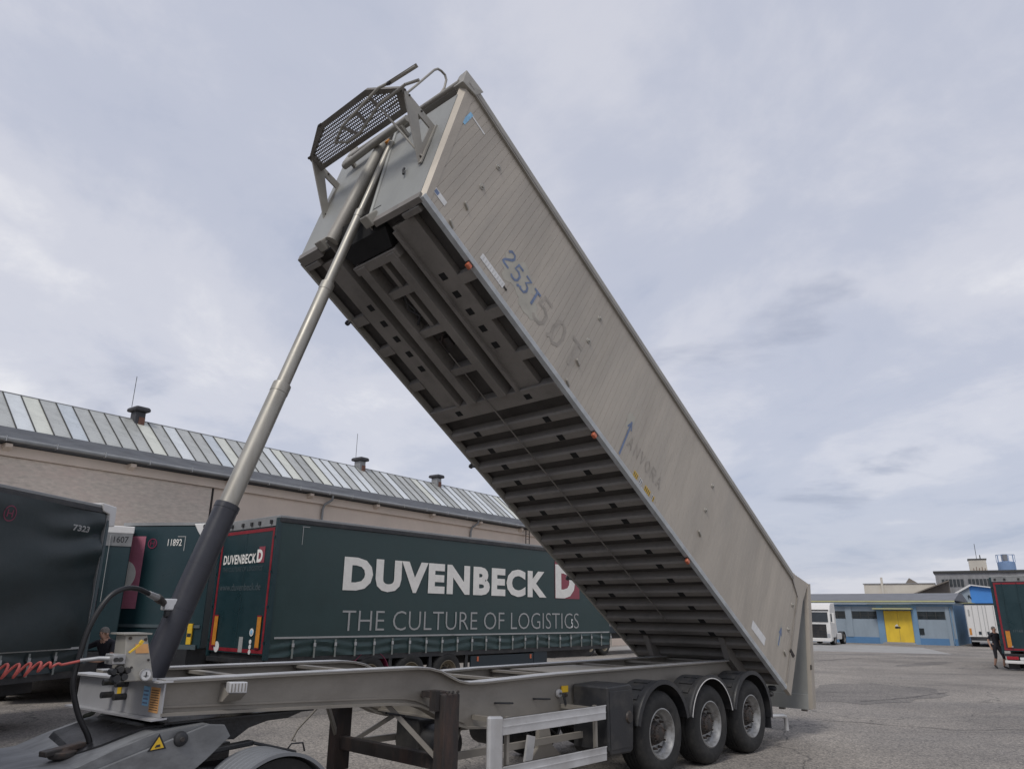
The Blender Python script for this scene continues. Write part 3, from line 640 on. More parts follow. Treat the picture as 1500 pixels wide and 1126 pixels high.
# rear posts and sloping rear corner
for y0, sgn in ((V0, -1), (V1, 1)):
    ya, yb = sorted((y0+.012*sgn, y0-.06*sgn))
    s_ = MB(); s_.prism([(-.20, 0), (0.0, -.01), (-.02, .45), (-.11, 1.80), (-.03, 2.20), (-.12, 2.22), (-.60, 2.06), (-.66, 1.93), (-.33, 1.76), (-.235, .7)], 'y', ya, yb); rp = s_.build('rear_post', M['side'], body)
    ya, yb = sorted((y0+.026*sgn, y0+.012*sgn))
    s_ = MB(); s_.prism([(-.30, .65), (-.15, .62), (-.11, .68), (-.28, .71)], 'y', ya, yb); s_.build('rear_latch', M['rust'], rp)
    ln_ = MB(); ln_.beam((-.225, y0+.016*sgn, .10), (-.335, y0+.016*sgn, 1.74), .010, .014, (0, 1, 0)); ln_.beam((-.335, y0+.016*sgn, 1.74), (-.68, y0+.016*sgn, 1.94), .010, .014, (0, 1, 0)); ln_.build('post_seam', M['rib'], rp)
for k in range(5):
    s_ = MB(); s_.lathe([(0, -.02), (.035, -.02), (.045, 0), (.035, .03), (0, .035)], (-.52+k*.105, V0+.06, 2.10+k*.028), 'z', 10); s_.build('tarp_roller_fitting', M['alloy'], body, True)
# bolts through the wall
for sx in (9.94, 7.36, 3.73, .46):
    for n in (1.49, .98, .52, .11):
        if (sx, n) in ((3.73, .11), (.46, .11)): continue
        s_ = MB()
        if n in (.52, .11): s_.prism([(-sx-.05, n+.022), (-sx+.045, n-.015), (-sx+.05, n-.045), (-sx-.04, n-.008)], 'y', V0-.03, V0); s_.build('anchor_plate', M['alloy'], wall, bevel=.006)
        else: s_.lathe([(0, -.03), (.018, -.03), (.022, -.012), (.042, -.010), (.045, 0)], (-sx, V0, n), 'y', 12); s_.build('anchor_bolt', M['alloy'], wall, True)
# front wall with a tapering recess for the cylinder
def fw(name, poly, m, o0=0.0, o1=-.03, parent=None, bevel=0):   # poly of (v, n) on the leaning wall, o0 forward
    n = len(poly); s_ = MB()
    vs = [(sf(z)-o0, y, z) for y, z in poly] + [(sf(z)-o1, y, z) for y, z in poly]
    s_.add(vs, [tuple(range(n)), tuple(range(2*n-1, n-1, -1))] + [(i, (i+1) % n, n+(i+1) % n, n+i) for i in range(n)])
    return s_.build(name, m, parent or body, bevel=bevel)
fw_n = fw('front_wall_panel', [(V0+.05, .03), (1.06, .03), (1.18, .9), (1.34, 1.72), (V0+.06, 1.72)], M['alloy_front'])
fw_f = fw('front_wall_panel', [(1.90, .03), (V1-.05, .03), (V1-.06, 1.72), (1.555, 1.72), (1.72, .9)], M['alloy_front'], .05)
fw('recess_back', [(.95, .10), (2.0, .10), (1.6, 1.84), (1.25, 1.84)], M['rib'], -.34, -.36)
s_ = MB(); s_.hexa([(sf(.03), 1.06, .03), (sf(.03)+.36, 1.06, .03), (sf(.03)+.36, 1.08, .03), (sf(.03), 1.08, .03)], [(sf(1.84), 1.36, 1.84), (sf(1.84)+.36, 1.36, 1.84), (sf(1.84)+.36, 1.38, 1.84), (sf(1.84), 1.38, 1.84)])
s_.hexa([(sf(.03)-.05, 1.88, .03), (sf(.03)+.36, 1.88, .03), (sf(.03)+.36, 1.90, .03), (sf(.03)-.05, 1.90, .03)], [(sf(1.84)-.05, 1.51, 1.84), (sf(1.84)+.36, 1.51, 1.84), (sf(1.84)+.36, 1.53, 1.84), (sf(1.84)-.05, 1.53, 1.84)]); s_.build('recess_side', M['rib'], body)
s_ = MB(); s_.tube([(sf(.06)-.01, 1.84, .06), (sf(1.72)-.02, 1.50, 1.72)], .09, 16); s_.build('recess_edge', M['alloy'], body, True)
s_ = MB(); s_.tube([(sf(.06), 1.05, .06), (sf(1.80), 1.34, 1.80)], .028, 12); s_.build('recess_edge', M['alloy_front'], body, True)
for y, z in ((.98, .06), (1.99, .10)):
    s_ = MB(); s_.hexa([(sf(z)-.10, y-.075, z-.12), (sf(z)+.05, y-.075, z-.12), (sf(z)+.05, y+.075, z-.12), (sf(z)-.10, y+.075, z-.12)], [(sf(z)-.06, y-.06, z+.10), (sf(z)+.05, y-.06, z+.10), (sf(z)+.05, y+.06, z+.10), (sf(z)-.06, y+.06, z+.10)]); s_.build('wall_lug', M['alloy'], body, bevel=.015)
fw('front_sill', [(V0+.03, -.03), (.92, -.03), (.92, .05), (V0+.03, .05)], M['rib'], .012, -.06)
fw('front_sill', [(2.06, -.03), (V1-.03, -.03), (V1-.03, .05), (2.06, .05)], M['rib'], .06, -.06)
s_ = MB(); s_.tube([(sf(1.90)-.03, .10, 1.92), (sf(1.90)-.03, 2.48, 1.92)], .035, 12); s_.build('tarp_tube', M['alloy'], body, True)
s_ = MB(); s_.box(-11.03, -10.90, V0+.12, V1-.12, 2.0, 2.075); s_.build('top_beam', M['alloy'], body, bevel=.012)
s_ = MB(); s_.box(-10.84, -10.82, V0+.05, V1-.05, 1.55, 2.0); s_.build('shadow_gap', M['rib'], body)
s_ = MB(); s_.tube([(sf(1.55)-.16, .84, 1.55), (sf(1.40)-.16, 2.18, 1.41)], .048, 14); s_.build('step_tube', M['alloy'], body, True)
for y in (.95, 2.08):
    s_ = MB(); s_.beam((sf(1.48)-.16, y, 1.48), (sf(1.48), y, 1.48), .05, .05); s_.build('tube_bracket', M['alloy'], body)
s_ = MB(); s_.box(sf(1.62)-.05, sf(1.62), 1.40, 1.47, 1.58, 1.66); s_.build('side_lamp', M['orange_tape'], body, bevel=.01)
s_ = MB(); s_.tube([(sf(.62)-.02, .58, .56), (sf(.62)-.05, .60, .62), (sf(.62)-.05, .64, .70)], .016, 8); s_.build('small_hook', M['black'], body, True)
# catwalk in front of the wall: perforated hexagonal deck
DN = 1.17
deck_out = [(-11.14, 2.37), (-11.36, 2.37), (-11.63, 1.84), (-11.63, .79), (-11.40, .30), (-11.14, .42)]
cx_, cy_ = -11.39, 1.34
def inset(poly, k): return [(cx_+(x-cx_)*k[0], cy_+(y-cy_)*k[1]) for x, y in poly]
deck_in = inset(deck_out, (.72, .90))
fr = MB(); n = 6
fr.add([(x, y, DN-.03) for x, y in deck_out] + [(x, y, DN+.03) for x, y in deck_out] + [(x, y, DN-.03) for x, y in deck_in] + [(x, y, DN+.03) for x, y in deck_in],
       [f for i in range(n) for j in [(i+1) % n] for f in ((i, j, n+j, n+i), (2*n+i, 2*n+j, 3*n+j, 3*n+i), (i, j, 2*n+j, 2*n+i), (n+i, n+j, 3*n+j, 3*n+i))])
dk = fr.build('catwalk', M['deck'], body)
# mesh of hexagon cells each with a square hole
pm = MB()
def inside(x, y, poly):
    s = 0; n = len(poly)
    for i in range(n):
        x1, y1 = poly[i]; x2, y2 = poly[(i+1) % n]; c = (x2-x1)*(y-y1)-(y2-y1)*(x-x1)
        if s == 0: s = 1 if c > 0 else -1
        elif c*s < 0: return False
    return True
big = inset(deck_out, (.80, .94))
pit = .037; r_i = 0; x = -11.66
while x < -11.10:
    y = .28 + (pit/2 if r_i % 2 else 0)
    while y < 2.4:
        if inside(x, y, big):
            h = pit/2; hx = pit/2; k = .26*pit
            hexo = [(x-hx, y-h), (x+hx, y-h), (x+hx, y+h), (x-hx, y+h)]
            ho = [(x-k, y-k), (x+k, y-k), (x+k, y+k), (x-k, y+k)]
            pm.add([(a, b, DN) for a, b in hexo + ho], [(i, (i+1) % 4, 4+(i+1) % 4, 4+i) for i in range(4)])
        y += pit
    x += pit; r_i += 1
pm.build('perforated_deck', M['deck'], dk, kind='stuff')
# triangular brackets
for y, m_ in ((.325, M['alloy']), (2.34, M['alloy'])):
    o3 = [(-10.62, .60), (-10.80, 1.275), (-11.405, 1.20)]; i3 = [(-10.765, .86), (-10.845, 1.165), (-11.06, 1.135)]
    s_ = MB(); vv = [(x, y+d, z) for d in (-.011, .011) for x, z in o3+i3]
    s_.add(vv, [f for i in range(3) for j in [(i+1) % 3] for f in ((i, j, 3+j, 3+i), (6+i, 9+i, 9+j, 6+j), (i, 6+i, 6+j, j), (3+i, 3+j, 9+j, 9+i))])
    s_.beam((-10.63, y-.02, .61), (-10.81, y-.02, 1.27), .06, .02, (-1, 0, .2))
    br = s_.build('catwalk_bracket', m_, dk)
    for (x_, z_) in ((-11.36, 1.19), (-11.28, 1.20), (sf(.70)-.05, .70), (-11.05, 1.215)):
        s_ = MB(); s_.lathe([(0, -.022), (.013, -.022), (.014, -.01)], (x_, y, z_), 'y', 8); s_.build('bolt', M['hub'], br, True)
s_ = MB(); s_.tube([(sf(.72)-.03, .31, .72), (-11.36, .72, 1.10)], .014, 8); s_.build('stay_rod', M['alloy'], dk, True)
# folded ladder under the deck
LZ = 1.09
ra = [(-11.335, 1.72, LZ), (-11.45, 1.42, LZ), (-11.555, .56, LZ), (-11.53, .40, LZ+.05), (-11.50, -.02, LZ+.10)]
rb = [(-11.345, 1.715, LZ), (-11.255, 1.52, LZ), (-11.26, 1.25, LZ), (-11.40, .70, LZ), (-11.41, .20, LZ+.02), (-11.36, .02, LZ+.06)]
s_ = MB(); s_.tube(ra, .019, 10); ld = s_.build('folding_ladder', M['alloy'], dk, True)
s_ = MB(); s_.tube(rb, .019, 10); s_.build('ladder_rail', M['alloy'], ld, True) if False else s_.build('ladder_rail', M['alloy'], body, True)
for t in ((-11.44, 1.44, -11.258, 1.28), (-11.492, 1.08, -11.31, 1.05), (-11.53, .76, -11.388, .73)):
    s_ = MB(); s_.beam((t[0], t[1], LZ), (t[2], t[3], LZ), .045, .018); s_.build('rung', M['rib'], ld) if False else s_.build('ladder_rung', M['rib'], body)
s_ = MB(); s_.beam((-11.53, .42, LZ+.03), (-11.50, -.04, LZ+.11), .05, .012); s_.build('ladder_hook', M['alloy'], body)
for p in ((-11.53, .40, LZ+.02), (-11.41, .22, LZ+.02), (-11.62, 1.80, DN-.02), (-11.37, 2.35, DN-.02)):
    s_ = MB(); s_.lathe([(0, -.03), (.018, -.03), (.018, .03), (0, .03)], p, 'y', 8); s_.build('clamp', M['hub'], dk, True)
# grab handle above the wall
s_ = MB(); s_.tube([(-11.30, .70, 1.20), (-11.29, .70, 1.9), (-11.288, .70, 2.44), (-11.27, .70, 2.52), (-11.22, .70, 2.56), (-11.15, .70, 2.58), (-11.09, .70, 2.54), (-11.03, .70, 2.40), (-10.98, .70, 2.07)], .017, 10); s_.build('grab_handle', M['alloy'], body, True)
# ---- underside
FL = .10
NB = .02
for k in range(15):
    s = 6.933 - k*.365
    if k == 0:
        rbm = MB(); rbm.prism([(-.085, FL), (-.075, -.0), (-.05, -.022), (.05, -.022), (.075, 0), (.085, FL)], 'y', V0+.05, V1-.05)
        rib0 = rbm.build('floor_rib', M['rib'], body); rib0.location = (-s, 0, 0)
        hm = []
        for y in (.615, 1.976):
            h = MB(); h.prism([(-.052, -.0235), (.052, -.0235), (.052, -.0215), (-.052, -.0215)], 'y', y-.055, y+.055); hm.append(h.build('rib_hole_shade', M['hole'], rib0))  # flat black plates on the rib; the shade inside the holes is colour
    else:
        r = inst(rib0, body, (-s, 0, 0))
        for h in hm: inst(h, r)
s = 1.46
for x in (1.46, 1.10, .75, .40): inst(rib0, body, (-x, 0, 0))
s_ = MB(); s_.box(-7.52, -7.28, V0+.05, V1-.05, -.045, FL); cbm = s_.build('main_cross_beam', M['rib'], body, bevel=.01)
for y in (.615, 1.976):
    h = MB(); h.box(-7.44, -7.35, y-.055, y+.055, -.048, -.0455); h.build('beam_hole_shade', M['hole'], cbm)  # black plate laid on the beam as the dark of a hole
s_ = MB(); s_.tube([(-8.40, 1.31, -.045), (-7.6, 1.31, -.055), (-2.2, 1.285, -.035)], .010, 6); s_.build('centre_cable', M['rib'], body)
# front bay: long beams, cross pieces, plates
for y0, y1, z in ((.34, .74, -.03), (1.85, 2.25, -.03), (.90, 1.05, -.085), (1.50, 1.65, -.085)):
    s_ = MB(); s_.box(-10.0, -7.52, y0, y1, z, FL) if z < -.05 else s_.box(-10.25, -7.52, y0, y1, z+.03, FL)
    lbm = s_.build('long_beam', M['rib'], body, bevel=.008)
    if z > -.05:
        for k in range(5):
            h = MB(); x = -9.42 + k*.285; yc = .55 if y0 < 1 else 2.03
            h.box(x-.05, x+.05, yc-.05, yc+.05, -.003, -.0005); h.build('beam_hole_shade', M['hole'], lbm)  # no opening cut: hole shade painted as a black plate
        e_ = MB(); yy = y1-.03 if y0 < 1 else y0+.03
        e_.box(-10.2, -7.52, yy-.03, yy+.03, -.05, -.0005); e_.build('beam_lip', M['rib'], lbm)
for x in (-9.30, -8.72, -8.02):
    for y0, y1 in ((V0+.05, .34), (2.25, V1-.05)):
        s_ = MB(); s_.box(x-.07, x+.07, y0, y1, -.012, FL); s_.build('outrigger', M['rib'], body)
for x in (-9.47, -8.80, -8.09):
    s_ = MB(); s_.box(x-.055, x+.055, 1.05, 1.50, -.06, FL); s_.build('bay_cross_piece', M['rib'], body)
s_ = MB(); s_.box(-9.47, -8.80, 1.21, 1.28, -.03, FL); s_.box(-9.95, -9.47, 1.21, 1.28, -.03, FL); s_.build('bay_divider', M['rib'], body)
s_ = MB(); s_.box(-10.03, -9.90, .86, 1.72, -.07, FL); s_.build('front_cross_beam', M['rib'], body, bevel=.008)
s_ = MB(); s_.box(-8.62, -8.48, 1.16, 1.36, -.02, .06); s_.tube([(-8.7, 1.2, .0), (-8.6, 1.3, -.04), (-8.45, 1.33, -.03), (-8.3, 1.31, -.04)], .014, 6); s_.build('valve_unit', M['rust'], body)
s_ = MB(); s_.tube([(-9.4, 1.34, .02), (-9.2, 1.42, -.02), (-9.05, 1.34, .0), (-8.95, 1.46, -.02)], .02, 6); s_.tube([(-9.35, 1.42, .02), (-9.15, 1.34, -.01), (-9.0, 1.44, .02)], .014, 6); s_.build('hose_bundle', M['black'], body, True)
s_ = MB(); s_.hexa([(-10.30, .82, .0), (-10.05, .90, -.04), (-10.05, 1.68, -.04), (-10.30, 1.80, .0)], [(-10.50, .9, .25), (-10.05, .9, .25), (-10.05, 1.7, .25), (-10.50, 1.8, .25)]); s_.build('well_shade_block', M['hole'], body)  # solid black block; the shade of the cylinder pocket is in its colour
for y0 in (.14, 2.2):
    s_ = MB(); s_.box(-10.34, -10.26, y0, y0+.30, -.05, .03); s_.build('front_stop', M['rib'], body, bevel=.01)
s_ = MB(); s_.box(-10.36, -10.335, .20, .32, -.015, .035); s_.build('worn_plate', M['sticker_white'], body, bevel=.008)
for y in (.55, 2.04):
    s_ = MB(); s_.prism([(-1.65, .02), (-1.3, -.16), (-.35, -.18), (-.2, .02)], 'y', y-.05, y+.05); s_.build('hinge_beam', M['rib'], body)
# marker lamps along the lower edges
for s in (9.44, 6.53, 3.79):
    m_ = MB(); m_.box(-s-.040, -s+.040, V0-.005, V0+.045, -.092, -.030); ml = m_.build('marker_lamp', M['orange'], body, bevel=.012)
    m_ = MB(); m_.box(-s-.05, -s+.05, V0+.0, V0+.06, -.032, -.02); m_.build('lamp_base', M['black'], ml)
for s in (9.355, 6.319, 3.386):
    m_ = MB(); m_.tube([(-s, V1-.02, -.02), (-s, V1+.07, -.01), (-s, V1+.09, .0)], .018, 8); m_.lathe([(0, 0), (.035, 0), (.04, .03), (.03, .06), (0, .065)], (-s, V1+.085, -.02), 'z', 10); m_.build('lamp_stalk', M['black'], body, True)
# ---- stickers and sprayed marks on the near wall
def patch(name, s0, s1, n0, n1, m, o=.004, skew=0.0, parent=None):
    s_ = MB(); y = V0-o
    s_.add([(-s0, y, n0), (-s1, y, n0+skew), (-s1, y, n1+skew), (-s0, y, n1)], [(0, 1, 2, 3)])
    return s_.build(name, m, parent or wall)
t_ = patch('reflective_tape', 9.40, 8.92, .165, .255, M['sticker_white'])
for k in range(9): patch('tape_mark', 9.36-k*.05, 9.345-k*.05, .18, .24, M['tape_mark'], .0055, 0, t_)
patch('tape_end', 8.92, 8.85, .19, .22, M['rust'], .0055, 0, t_)
patch('reflective_tape', 1.685, 1.17, .195, .345, M['sticker_white'])
patch('blue_tape', 10.68, 10.62, 1.40, 1.66, M['sticker_blue'])
patch('white_tape', 10.62, 10.36, 1.625, 1.65, M['sticker_white'])
st_ = patch('name_sticker', 10.36, 10.14, .19, .27, M['sticker_white']); patch('sticker_logo', 10.345, 10.28, .20, .26, M['spray_blue'], .0055, 0, st_)
for k in range(15):
    if k in (3, 6, 7, 12): continue
    s = 5.58 - k*.040
    pl_ = patch('serial_plate', s, s-.034, .075, .165, M['yellow'] if k in (0, 1, 2, 8, 9, 10, 11, 14) else M['sticker_white']); patch('plate_digit', s-.009, s-.024, .085, .155, M['black'], .0055, 0, pl_)
STK = [0]
def stroke(mb, pts, w, s0, n0, sc, o=.0045):
    pts = [Vector((-(s0) + x*sc, z*sc + n0)) for x, z in pts]; n = len(pts); vs = []
    STK[0] += 1; y = V0 - o - (STK[0] % 7)*.0002
    closed = (pts[0]-pts[-1]).length < 1e-6
    for i, p in enumerate(pts):
        a = pts[i-1] if i > 0 else (pts[-2] if closed else p); b = pts[i+1] if i < n-1 else (pts[1] if closed else p)
        d1 = (p-a).normalized() if (p-a).length else None; d2 = (b-p).normalized() if (b-p).length else None
        d = ((d1 or d2)+(d2 or d1)).normalized(); q = Vector((-d.y, d.x))*w/2*(1+.12*sin(i*2.1))
        vs += [(p.x-q.x, y, p.y-q.y), (p.x+q.x, y, p.y+q.y)]
    mb.add(vs, [(2*i, 2*i+2, 2*i+3, 2*i+1) for i in range(n-1)])
def blob(name, s0, n0, rs, rn, m, seed, o=.002):
    r_ = random.Random(seed); pts = []
    for k in range(26):
        a = 2*pi*k/26; f = r_.uniform(.72, 1.12); pts.append((-(s0)+rs*f*cos(a), V0-o, n0+rn*f*sin(a)))
    mb = MB(); mb.add(pts, [tuple(range(26))]); return mb.build(name, m, wall)
GL = {'2': [[(0, .8), (.15, 1), (.4, 1), (.5, .8), (.42, .6), (.05, .2), (0, .03), (.1, 0), (.5, 0)]],
      '5': [[(.5, 1), (.1, 1), (.03, .6), (.3, .65), (.5, .5), (.5, .2), (.35, .02), (.1, 0), (0, .1)]],
      '3': [[(0, 1), (.45, 1), (.18, .6), (.42, .5), (.48, .25), (.35, .03), (.1, 0), (0, .12)]],
      'T': [[(0, 1), (.55, 1)], [(.28, 1), (.28, 0)]], '.': [[(0, 0), (.14, .14)]],
      '0': [[(.25, 1), (.08, .85), (0, .5), (.08, .12), (.25, 0), (.45, .12), (.53, .5), (.45, .85), (.25, 1)]],
      'N': [[(0, 0), (0, 1), (.5, 0), (.5, 1)]], 'V': [[(0, 1), (.25, 0), (.5, 1)]], 'O': [[(.25, 1), (0, .7), (0, .3), (.25, 0), (.5, .3), (.5, .7), (.25, 1)]],
      'R': [[(0, 0), (0, 1), (.4, 1), (.48, .75), (.35, .55), (0, .5)], [(.2, .5), (.5, 0)]], 'A': [[(0, 0), (.25, 1), (.5, 0)], [(.1, .4), (.4, .4)]]}
def spray(name, m, items, w, sc, o=.0045):
    for ch, s0, n0 in items:
        mb = MB()
        for ln in GL[ch]: stroke(mb, ln, w, s0, n0, sc, o)
        mb.build(name, m, wall)
blob('scrubbed_patch', 8.82, .55, .36, .26, M['ghost_light'], 1); blob('scrubbed_patch', 8.45, .36, .20, .16, M['ghost_light'], 2, .0022); blob('scrubbed_patch', 6.02, .72, .10, .17, M['ghost_light'], 3); blob('scrubbed_patch', .72, .70, .09, .25, M['ghost_light'], 4)
spray('sprayed_digit', M['spray_blue'], [('2', 9.13, .48), ('5', 8.93, .44), ('.', 8.78, .42), ('3', 8.73, .44), ('T', 8.53, .43)], .036, .25)
spray('ghost_letter', M['ghost'], [('5', 8.36, .33), ('.', 8.02, .33), ('0', 7.98, .33), ('T', 7.62, .33)], .055, .42, .003)
spray('ghost_letter', M['ghost'], [('A', 5.90, .34), ('N', 5.72, .34), ('V', 5.56, .35), ('O', 5.40, .34), ('R', 5.23, .34), ('A', 5.06, .34)], .03, .20, .003)
for s, n0, n1 in ((5.985, .10, .73), (.715, .50, .84)):
    mb = MB(); stroke(mb, [(0, 0), (0, n1-n0)], .035, s, n0, 1.0); stroke(mb, [(-.05, n1-n0-.13), (0, n1-n0), (.05, n1-n0-.13)], .03, s, n0, 1.0, .0052); mb.build('sprayed_arrow', M['spray_blue'], wall)
# ---- tailgate hanging open at the rear (chassis frame coordinates)
tg = MB()
def tgp(h, o): # h 0 bottom .. 1 top
    return (5.02+.34*h+o, .47+2.12*h)
a_, b_, c_, d_ = tgp(0, 0), tgp(1, 0), tgp(1, .06), tgp(0, .06)
tg.prism([a_, d_, c_, b_], 'y', .02, 2.57); tgo = tg.build('tailgate', M['alloy_front'], tr)
for y0, y1 in ((.012, .09), (2.50, 2.578)):
    s_ = MB(); s_.prism([tgp(-.01, -.045), tgp(-.01, .09), tgp(1.02, .09), tgp(1.02, -.045)], 'y', y0, y1); s_.build('tailgate_frame', M['side'], tgo)
s_ = MB(); s_.prism([tgp(-.015, -.05), tgp(-.015, .09), tgp(.10, .09), tgp(.10, -.05)], 'y', .09, 2.50); s_.build('tailgate_sill', M['alloy_front'], tgo)
for y in (.2, .62, 1.1, 1.6, 2.1, 2.4):
    s_ = MB(); s_.box(5.02, 5.09, y-.05, y+.05, .40, .45); s_.build('tailgate_catch', M['rib'], tgo)
s_ = MB(); s_.prism([tgp(.30, -.05), tgp(.30, .0), tgp(.34, .0), tgp(.34, -.05)], 'y', .012, .03); s_.build('tailgate_latch', M['rust'], tgo)
for y in (.05, 2.53):
    s_ = MB(); s_.beam((4.93, y, 2.70), (5.40, y, 2.58), .05, .10); s_.build('tailgate_arm', M['side'], tgo)

# ================================================================== hoses between tractor and trailer
def trailer_pt(u, v, z): return (TX + u*cos(YAW) - v*sin(YAW), TY + u*sin(YAW) + v*cos(YAW), z)
def spline(pts, k=8):
    pts = [Vector(p) for p in pts]; out = []
    for i in range(len(pts)-1):
        p0, p1, p2, p3 = pts[max(i-1, 0)], pts[i], pts[i+1], pts[min(i+2, len(pts)-1)]
        for j in range(k):
            t = j/k; out.append(.5*((2*p1) + (p2-p0)*t + (2*p0-5*p1+4*p2-p3)*t*t + (3*p1-p0-3*p2+p3)*t**3))
    return out + [pts[-1]]
hp = [(-6.44, 1.10, 2.148), (-6.47, 1.08, 2.155), (-6.60, .99, 2.19), (-6.74, .92, 2.185), (-6.86, .90, 2.10), (-6.96, .90, 1.875), (-7.0, .90, 1.60), (-7.0, .90, 1.45), (-6.93, .90, 1.25), (-6.83, .90, 1.08), (-6.80, .90, .98)]
h_ = MB(); h_.tube([trailer_pt(*p) for p in spline(hp)], .021, 12)
tag(h_.build('hydraulic_hose', M['hose_black'], None, True), 'thick black hydraulic hose looping from the lifting cylinder down to the tractor', 'hose')
cp = []
for i in range(0, 26*13+1):
    t = i/13.0; a = 2*pi*t; f_ = max(0, min(1, (t-1.5)/3.0)); x = -7.02 - t*.072
    if t < 1.5: continue
    cp.append((x + .028*cos(a)*f_, .80 + .030*sin(a)*f_, 1.612 - .002*t + .046*f_*cos(a) + .012*math.sin(t*.8)))
cp = [(-6.83, .72, 1.655), (-6.90, .75, 1.658), (-7.0, .79, 1.645)] + cp
h_ = MB(); h_.tube([trailer_pt(*p) for p in cp], .0095, 8)
ch = tag(h_.build('coiled_air_hose', M['hose_red'], None, True), 'coiled red air hose stretched left from the valve housing', 'hose')
h_ = MB(); h_.tube([trailer_pt(*p) for p in ((-6.80, .70, 1.655), (-6.90, .75, 1.658), (-7.02, .79, 1.645))], [.020, .017, .014], 10); h_.build('hose_sleeve', M['steel'], ch, True)

# ================================================================== tractor unit under the gooseneck
KU, KV = -5.55, 1.30
kx, ky, _ = trailer_pt(KU, KV, 0)
tu = thing('tractor_unit', 'grey tractor unit rear with greasy coupling plate under the trailer front', 'truck', (kx, ky, 0), YAW)
OFF = (-KU, -KV, 0)
def TB(): return MB(OFF)
for v_ in (.90, 1.70):
    s_ = TB(); s_.box(-9.6, -5.25, v_-.04, v_+.04, .55, .80); s_.build('chassis_rail', M['grease'], tu)
s_ = TB()
def ramp_pts(v, dz): return [(-9.3, v, .80+dz), (-7.9, v, .905+dz), (-7.35, v, .93+dz), (-7.03, v, .950+dz), (-6.80, v, 1.035+dz), (-6.50, v, 1.125+dz), (-6.10, v, 1.155+dz)]
R0, R1 = ramp_pts(.44, 0), ramp_pts(1.95, -.03)
vs = R0 + R1 + [(x, v, .50 if x < -7 else .74 + (x+7)*.30) for x, v, z in R0] + [(x, v, .50 if x < -7 else .74 + (x+7)*.30) for x, v, z in R1]
fs = []
for i in range(6): fs += [(i, i+1, 8+i, 7+i), (14+i, 15+i, i+1, i), (7+i, 8+i, 22+i, 21+i), (14+i, 21+i, 22+i, 15+i)]
fs += [(0, 7, 21, 14), (6, 20, 27, 13)]
s_.add(vs, fs); rp_ = s_.build('coupling_ramp', M['tractor'], tu)
s_ = TB(); g0 = ramp_pts(.70, .012)[3:]; g1 = ramp_pts(1.80, -.010)[3:]
g0[0] = (-6.93, .80, g0[0][2]+.03); g1[0] = (-6.88, 1.7, g1[0][2]+.03)
s_.add(g0 + g1 + [(x, y, z-.02) for x, y, z in g0+g1], [(i, i+1, 5+i, 4+i) for i in range(3)] + [(8+i, 12+i, 13+i, 9+i) for i in range(3)] + [(i, 8+i, 9+i, i+1) for i in range(3)] + [(4+i, 5+i, 13+i, 12+i) for i in range(3)] + [(0, 4, 12, 8), (3, 11, 15, 7)]); s_.build('greased_plate', M['grease'], rp_)
s_ = TB(); s_.lathe([(0, 0), (.09, 0), (.10, .02), (.10, .05), (.06, .055), (.05, .075), (0, .08)], (-7.0, .88, .955), 'z', 18); s_.beam((-7.15, .84, 1.0), (-6.85, .92, 1.03), .09, .04); s_.build('locking_lug', M['hub'], rp_, True, bevel=.008)
# fifth wheel
s_ = TB(); s_.lathe([(0, 0), (.50, 0), (.52, .012), (.52, .035), (.50, .045), (0, .045)], (-5.55, 1.30, 1.12), 'z', 40); fwh = s_.build('fifth_wheel', M['grease'], tu, True)
s_ = TB(); s_.prism([(-6.30, 1.15), (-6.25, 1.10), (-6.05, 1.07), (-5.95, 1.0), (-5.75, .98), (-5.62, 1.06), (-5.45, 1.10), (-5.25, 1.105), (-5.12, 1.145)], 'y', .66, .74); s_.build('saddle', M['grease'], fwh)
s_ = TB(); s_.prism([(-6.12, 1.155), (-5.98, 1.14), (-5.92, 1.05), (-6.1, .90), (-6.35, .72), (-6.9, .66), (-7.0, .90)], 'y', .40, .43); s_.build('ramp_cheek', M['tractor'], rp_, bevel=.006)
s_ = TB(); s_.lathe([(0, -.03), (.035, -.03), (.05, -.02), (.056, 0), (.056, .01)], (-6.33, .40, 1.07), 'y', 20); rf = s_.build('round_boss', M['black'], rp_, True)
s_ = TB(); s_.lathe([(0, -.036), (.016, -.036), (.02, -.028)], (-6.33, .40, 1.07), 'y', 10); s_.build('boss_bolt', M['hub'], rp_, True)
s_ = TB(); s_.prism([(-6.575, 1.005), (-6.435, 1.015), (-6.50, 1.125)], 'y', .396, .399); wt = s_.build('warning_triangle', M['black'], rp_)
s_ = TB(); s_.prism([(-6.553, 1.016), (-6.455, 1.024), (-6.50, 1.101)], 'y', .393, .3955); s_.build('triangle_field', M['yellow'], rp_)
s_ = TB(); s_.prism([(-6.525, 1.030), (-6.485, 1.034), (-6.488, 1.05), (-6.515, 1.047)], 'y', .390, .3925); s_.build('triangle_symbol', M['black'], rp_)
# rear mudguards and drive wheels
for v0, o in ((.0, -1), (2.02, 1)):
    wv = v0+.23 if o < 0 else v0+.39
    w_ = make_wheel(tu, (-5.66-KU, wv-KV, .46), o, .46, .38)
    s_ = TB(); pr = []
    k_n = 7; FW = .46; va = v0 if o < 0 else v0+.14
    for k in range(k_n):
        y = va + FW*k/k_n
        pr += [(.535, y), (.541, y+.006), (.541, y+FW/k_n-.012), (.535, y+FW/k_n-.006)]
    pr += [(.523, va+FW), (.523, va)]
    s_.lathe(pr, (-5.66, 0, .40), 'y', 36, radians(-5), radians(185), close=True); fd_ = s_.build('rear_fender', M['fender'], tu, True)
    s_ = TB(); s_.lathe([(.52, va-.012), (.547, va-.012), (.547, va+.008), (.52, va+.008)], (-5.66, 0, .40), 'y', 36, radians(-5), radians(185), close=True); s_.build('fender_rim', M['fender'], fd_, True)
